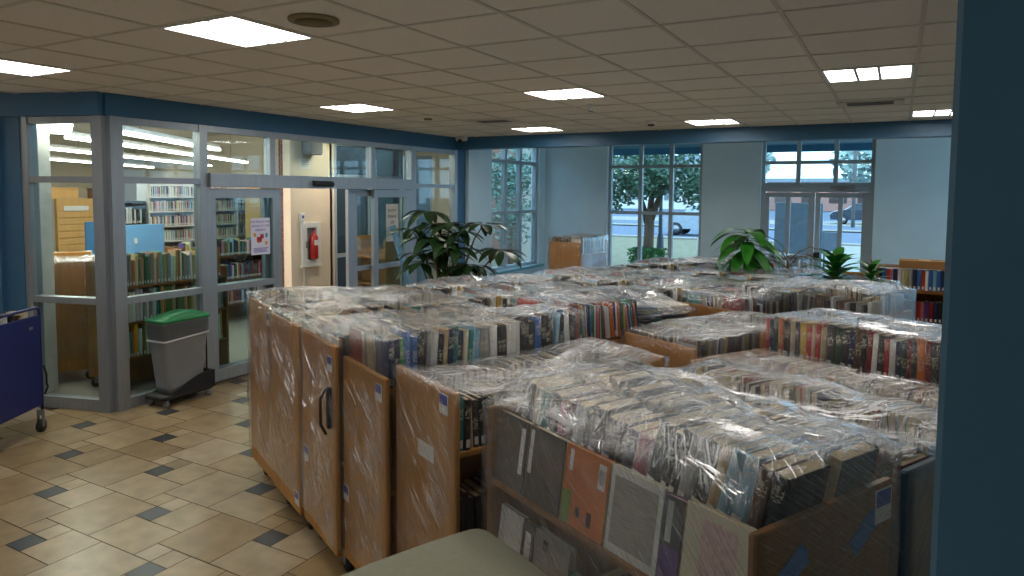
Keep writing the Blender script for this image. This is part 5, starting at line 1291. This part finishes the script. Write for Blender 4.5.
tree(-9.4, 16.9, .07, 1.2, [(0, 0, 1.6, .9, .7, 1.0), (.4, .3, 2.8, .9, .7, .8), (-.5, .4, 2.6, .7, .6, .7)], 2200, .07, 'leafy tree by the brick pier outside the side window', mat('side_foliage', '#5d7f74', .6, var=.35, scale=2), 12, ((.3, .2, 2.4),))
# lamp post
t = thing('lamp_post', 'dark street lamp post beside the oak trunk', 'lamp post', (-6.55, 21.5, -.03))
b_ = MB(); b_.lathe([(.3, 0), (.3, .2), (.12, .22)], 16); b_.build('footing', M_conc, t)
b_ = MB(); b_.lathe([(.17, .2), (.17, .3), (.12, .4), (.10, .75), (.07, .85), (.055, 1.5), (.045, 4.2)], 16); b_.build('post', mat('lamp_post_paint', '#12232c', .5), t)
b_ = MB(); b_.lathe([(.1, 4.2), (.2, 4.5), (.16, 4.8), (.02, 4.9)], 12); b_.build('lantern', M_white, t)
# bicycle rack
t = thing('bicycle_rack', 'white looped bicycle rack on the grass outside', 'bicycle rack', (-5.1, 20.4, -.03))
for k in range(5):
    b_ = MB(); x = k*.22; b_.tube([(x, 0, 0), (x, 0, .75), (x + .03, 0, .83), (x + .10, 0, .83), (x + .13, 0, .75), (x + .13, 0, 0)], .025, 8); b_.build('loop', M_white, t)
# green hedge blocks
for x, y, w__, lb in ((-6.15, 15.2, .5, 'low clipped green shrub outside, left of the oak trunk'), (-4.95, 15.3, .75, 'low clipped green shrub outside, right of the oak trunk')):
    t = thing('shrub', lb, 'shrub', (x, y, -.03)); rs_ = random.Random(int(w__*100)); lf_ = MB()
    for k in range(900):
        p = Vector((rs_.uniform(-w__/2, w__/2), rs_.uniform(-.3, .3), rs_.uniform(.3, .86) if k > 200 else .87)); d = Vector((rs_.gauss(0, 1), rs_.gauss(0, 1), rs_.gauss(0, 1))).normalized(); sd = d.orthogonal().normalized()
        lf_.add([p - d*.05, p + sd*.025, p + d*.05, p - sd*.025], [(0, 1, 2, 3)])
    o = lf_.build('foliage', mat('hedge_green', '#2c6a24', .6, var=.3), t); o['kind'] = 'stuff'
    b_ = MB(); b_.tube([(0, 0, 0), (0, 0, .5)], .05, 8); b_.build('stem', M_stem, t)
# cars
def car(x, y, rz, body, label, glassm):
    t = thing('car', label, 'car', (x, y, -.05), rz)
    b_ = MB()
    pr = [(-2.2, .35), (-2.25, .7), (-2.1, .95), (-1.4, 1.02), (-.8, 1.48), (.6, 1.52), (1.2, 1.08), (2.0, .92), (2.25, .7), (2.2, .35)]
    b_.loft([[(x_, y_*(1 if z_ < 1.1 else .82), z_) for x_, z_ in pr] for y_ in (-.85, -.8, .8, .85)], 0, None, False)
    b_.build('car_body', body, t)
    for sy in (-1, 1):
        b_ = MB(); b_.add([(-1.15, sy*.80, 1.05), (-.72, sy*.735, 1.42), (.5, sy*.735, 1.44), (.98, sy*.80, 1.08)], [(0, 1, 2, 3)]); b_.build('side_window', glassm, t)
        for xx in (-1.4, 1.4):
            b_ = MB(); b_.tube([(xx, sy*.7, .33), (xx, sy*.89, .33)], .34, 18); wh = b_.build('wheel', M_black, t)
            b_ = MB(); b_.tube([(xx, sy*.88, .33), (xx, sy*.90, .33)], .2, 14); b_.build('hub_cap', M_steel, wh)
car(-8.6, 36.3, PI, mat('car_paint_white', '#9ba5ae', .3), 'white car on the road at the right edge of the tree window', M_dkglass)
car(-2.15, 56, R(185), mat('car_paint_grey', '#2a3442', .3), 'grey car parked beyond the entrance doors', M_dkglass)
# far building, glimpsed through the doors
t = thing('brick_building', 'low brick building across the street, seen through the entrance doors', 'building', (-9, 95, 0))
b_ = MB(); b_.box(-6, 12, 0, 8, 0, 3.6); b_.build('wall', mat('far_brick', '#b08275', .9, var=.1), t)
b_ = MB(); b_.box(-6.3, 12.3, -.4, 8.3, 3.6, 4.1); b_.build('roof', mat('far_roof', '#8d96a0', .8), t)
for k in range(5):
    b_ = MB(); b_.box(-5 + k*3.2, -3 + k*3.2, -.05, .05, 1, 2.6); b_.build('window', M_dkglass, t)
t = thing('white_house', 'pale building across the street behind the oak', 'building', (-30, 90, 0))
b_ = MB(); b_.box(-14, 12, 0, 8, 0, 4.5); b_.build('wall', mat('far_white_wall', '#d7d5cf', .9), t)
b_ = MB(); b_.prism([(-15, 4.5), (13, 4.5), (8, 7), (-10, 7)], -.5, 8.5, M=frame_M((0, 0, 0), (1, 0, 0), (0, 0, 1), (0, 1, 0))); b_.build('roof', MATS['far_roof'], t)
for k in range(5):
    b_ = MB(); b_.box(-12 + k*5, -10 + k*5, -.05, .05, 1.2, 3.2); b_.build('window', M_dkglass, t)
# sign boards outside the doors
def board(x, y, w__, z0, z1, label, face):
    t = thing('sign_board', label, 'sign', (x, y, -.02))
    b_ = MB(); b_.bbox(-w__/2, w__/2, -.03, .03, z0, z1, .01); b_.build('board', face, t)
    for sx in (-1, 1): b_ = MB(); b_.tube([(sx*(w__/2 - .06), .04, 0), (sx*(w__/2 - .06), .04, z1 - .05)], .025, 8); b_.build('leg', M_steel, t)
board(-1.85, 15.9, .95, .55, 1.95, 'grey board standing outside the left entrance door', mat('board_grey', '#9aa4b0', .7))
board(-1.22, 15.9, .34, .95, 1.35, 'small pale framed sign outside the right entrance door', mat('board_pale', '#aab4c4', .7))
# utility pole and wires
t = thing('utility_pole', 'utility pole with wires seen in the transom over the entrance', 'utility pole', (-2.55, 50, 0))
b_ = MB(); b_.tube([(0, 0, 0), (0, 0, 9)], .12, 8); b_.build('pole', mat('pole_wood', '#6c6a68', .9), t)
b_ = MB(); b_.tube([(-30, 4, 5.2), (-15, 2, 5.3), (0, 0, 6.4), (15, -2, 5.8), (30, -4, 6.4)], .03, 6); b_.tube([(-30, 4, 5.9), (-15, 2, 6.1), (0, 0, 7.0), (15, -2, 6.5), (30, -4, 7.0)], .03, 6); b_.build('wire', M_black, t)
